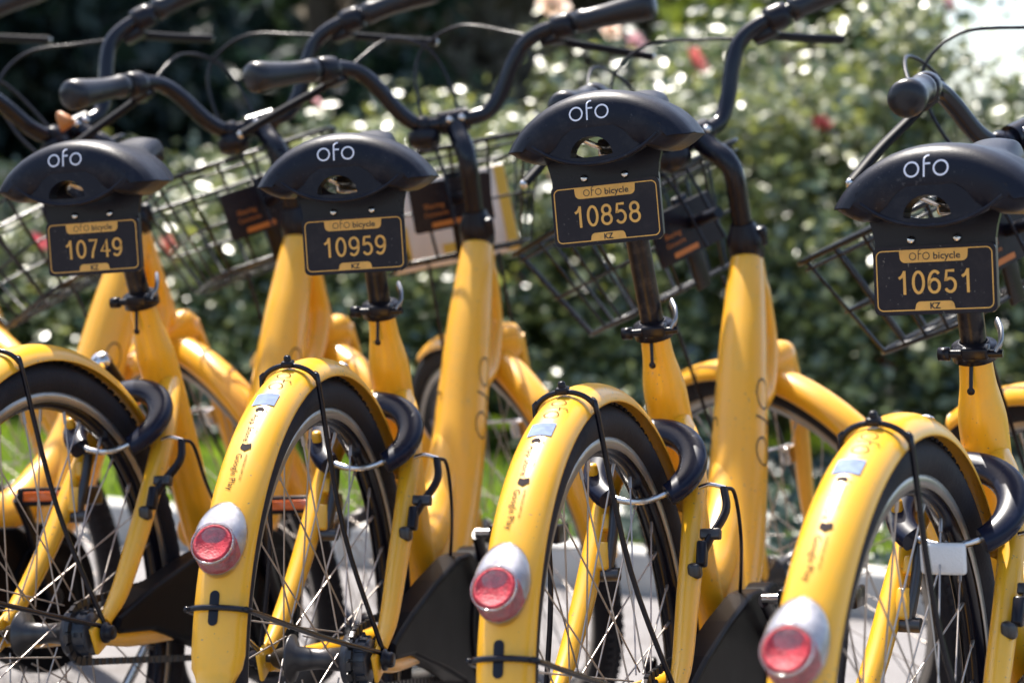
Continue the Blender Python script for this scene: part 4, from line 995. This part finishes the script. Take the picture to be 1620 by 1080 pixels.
# second row of shrubs, darker and behind
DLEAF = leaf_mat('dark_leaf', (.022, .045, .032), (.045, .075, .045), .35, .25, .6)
SHL = ['dark shrub behind the hedge, leftmost in the shade', 'dark shrub behind the low bush with the red bloom', 'dark shrub behind the large coral bloom', 'dark shrub behind the saddle of plate 10959', 'dark shrub behind the raised handlebar of plate 10959', 'dark shrub behind the pink and coral blooms', 'dark shrub behind the tallest rose bush', 'dark shrub below the bright sky gap at the right']
for k in range(8):
    bx = -2.8 + k * .85; rg = np.random.default_rng(300 + k); h = (.85 if k < 3 else 1.15) + .08 * math.sin(k * 2.1) + (.35 if k == 4 else 0)
    root = bpy.data.objects.new('shrub', None); COL.objects.link(root); root.location = (bx, hy(bx) + 1.25, 0)
    root['label'] = SHL[k]; root['category'] = 'shrub'; root['group'] = 'dark shrubs behind the rose hedge'
    for q in range(4):
        a = q * 1.6; link('stem', MB().tube(cr([(0, 0, 0), (.1 * math.cos(a), .1 * math.sin(a), h * .5), (.3 * math.cos(a), .3 * math.sin(a), h * .9)], 4), .012, 6).build('stem', STEM), root)
    C = rg.normal(0, 1, (3500, 3)); C /= np.linalg.norm(C, axis=1)[:, None]; C *= (rg.uniform(0, 1, 3500) ** .33)[:, None] * np.array([.62, .5, h * .52]); C[:, 2] += h * .52
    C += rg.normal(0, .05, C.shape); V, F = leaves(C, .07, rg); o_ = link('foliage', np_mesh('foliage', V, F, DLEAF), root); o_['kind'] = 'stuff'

# ------------------------------------------------------------------ trees behind
BARK = mat('tree_bark', (.12, .085, .06), .9, var=.3, vscale=6, bump=.8, bscale=40)
def tree(x, y, h, rad, n, seed, lf, label, base=.25, size=.16, kind='tree', flat=1.0):
    rg = np.random.default_rng(seed); root = bpy.data.objects.new(kind, None); COL.objects.link(root); root.location = (x, y, 0)
    root['label'] = label; root['category'] = 'tree'; root['group'] = 'trees beyond the hedge'
    tr_ = MB().tube(cr([(0, 0, -.1), (.05, .03, h * .3), (-.06, 0, h * .6), (0, 0, h * .95)], 5), [.16 * h / 6 * (1 - .8 * i / 16) for i in range(16)], 10)
    link('trunk', tr_.build('trunk', BARK), root)
    cl = []
    for k in range(26):
        z = h * (base + (1 - base) * rg.uniform(0, 1)); f = (z / h - base) / (1 - base); rr = rad * math.sin(PI * min(.98, .12 + .85 * f)) ** .6 * rg.uniform(.35, 1); a = rg.uniform(0, 2 * PI)
        c_ = np.array([rr * math.cos(a), rr * math.sin(a), z]); cl.append(c_)
        link('limb', MB().tube(cr([(0, 0, max(.2, z - rr * .6)), (c_[0] * .5, c_[1] * .5, z - rr * .15), tuple(c_)], 3), [.03, .028, .024, .02, .016, .012, .008], 5).build('limb', BARK), root)
    m_ = n // 26; C = np.concatenate([c_ + rg.normal(0, 1, (m_, 3)) * np.array([.30, .30, .24]) * rad * .62 for c_ in cl])
    C = C[C[:, 2] > .1]; V, F = leaves(C, size, rg, .5, 1.0); o_ = link('crown', np_mesh('crown', V, F, lf), root); o_['kind'] = 'stuff'
    return root
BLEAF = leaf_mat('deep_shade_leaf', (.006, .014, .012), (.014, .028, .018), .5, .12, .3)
MLEAF = leaf_mat('mid_leaf', (.14, .125, .10), (.22, .20, .16), .6, .35, .2)
GLEAF = leaf_mat('bright_leaf', (.06, .10, .02), (.12, .17, .03), .4, .4, .4)
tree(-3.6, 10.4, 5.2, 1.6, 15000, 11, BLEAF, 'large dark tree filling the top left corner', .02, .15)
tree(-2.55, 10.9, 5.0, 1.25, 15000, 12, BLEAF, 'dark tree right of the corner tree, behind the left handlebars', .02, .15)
tree(-1.35, 13.2, 5.5, 1.1, 8000, 13, DLEAF, 'dark green tree with yellow leaves showing at its edge', .05, .18)
tree(.1, 15.5, 6.0, 1.7, 9000, 14, MLEAF, 'brownish tree in the gap above plate 10959', .05, .22)
tree(1.2, 17.5, 6.5, 1.9, 9000, 15, MLEAF, 'hazy brown tree behind the pink and coral roses', .05, .22)
tree(1.62, 11.6, 4.2, .75, 9000, 16, GLEAF, 'light green tree above the tall rose bushes, left of the sky gap', .1, .13)
tree(5.8, 14.5, 3.4, 1.2, 8000, 17, GLEAF, 'small green tree past the sky gap at the right', .05, .16)
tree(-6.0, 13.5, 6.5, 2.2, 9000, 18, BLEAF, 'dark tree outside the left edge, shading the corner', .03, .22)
tree(-.75, 16.5, 7.0, 1.7, 9000, 19, MLEAF, 'far grey-brown tree between the brown trees', .03, .28)

FLEAF = leaf_mat('far_leaf', (.035, .045, .032), (.07, .08, .05), .6, .2, .2)
FARL = ['far broad tree, leftmost in the dark background', 'far tree second from the left in the dark background', 'far tree behind the handlebars of plates 10749 and 10959', 'far tree behind the middle of the row', 'far tree left of the bright sky gap']
for k, (fx_, fy_) in enumerate([(-9.5, 27), (-5.6, 27.5), (-2.2, 27), (.8, 28), (3.4, 30)]):
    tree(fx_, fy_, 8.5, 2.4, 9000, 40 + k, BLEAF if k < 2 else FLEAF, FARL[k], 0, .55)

b = MB(); b.lathe([(.0, .030), (.006, .026), (.012, .012), (.015, 0), (0, 0)], H0 + KAX * .175 + Vector((.02, .05, .01)), (.1, .1, 1), 16)
o = link('bell_cap', b.build('bell_cap', ORP), bikes[1][0], bikes[1][1]); o['label'] = 'orange pointed cap on the handlebar'

N = 26000  # dark leaves added over the right of the lawn, standing in for shade
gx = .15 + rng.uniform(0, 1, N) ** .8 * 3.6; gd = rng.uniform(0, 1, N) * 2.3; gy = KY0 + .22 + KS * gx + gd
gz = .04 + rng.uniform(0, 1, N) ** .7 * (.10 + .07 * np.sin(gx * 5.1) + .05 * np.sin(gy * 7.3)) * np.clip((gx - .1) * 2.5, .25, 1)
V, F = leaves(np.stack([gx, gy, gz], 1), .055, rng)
o = link('shade_plants', np_mesh('shade_plants', V, F, DLEAF)); tagk(o, 'stuff', 'added dark green low plants standing in for shaded grass on the right', 'added shade plants')
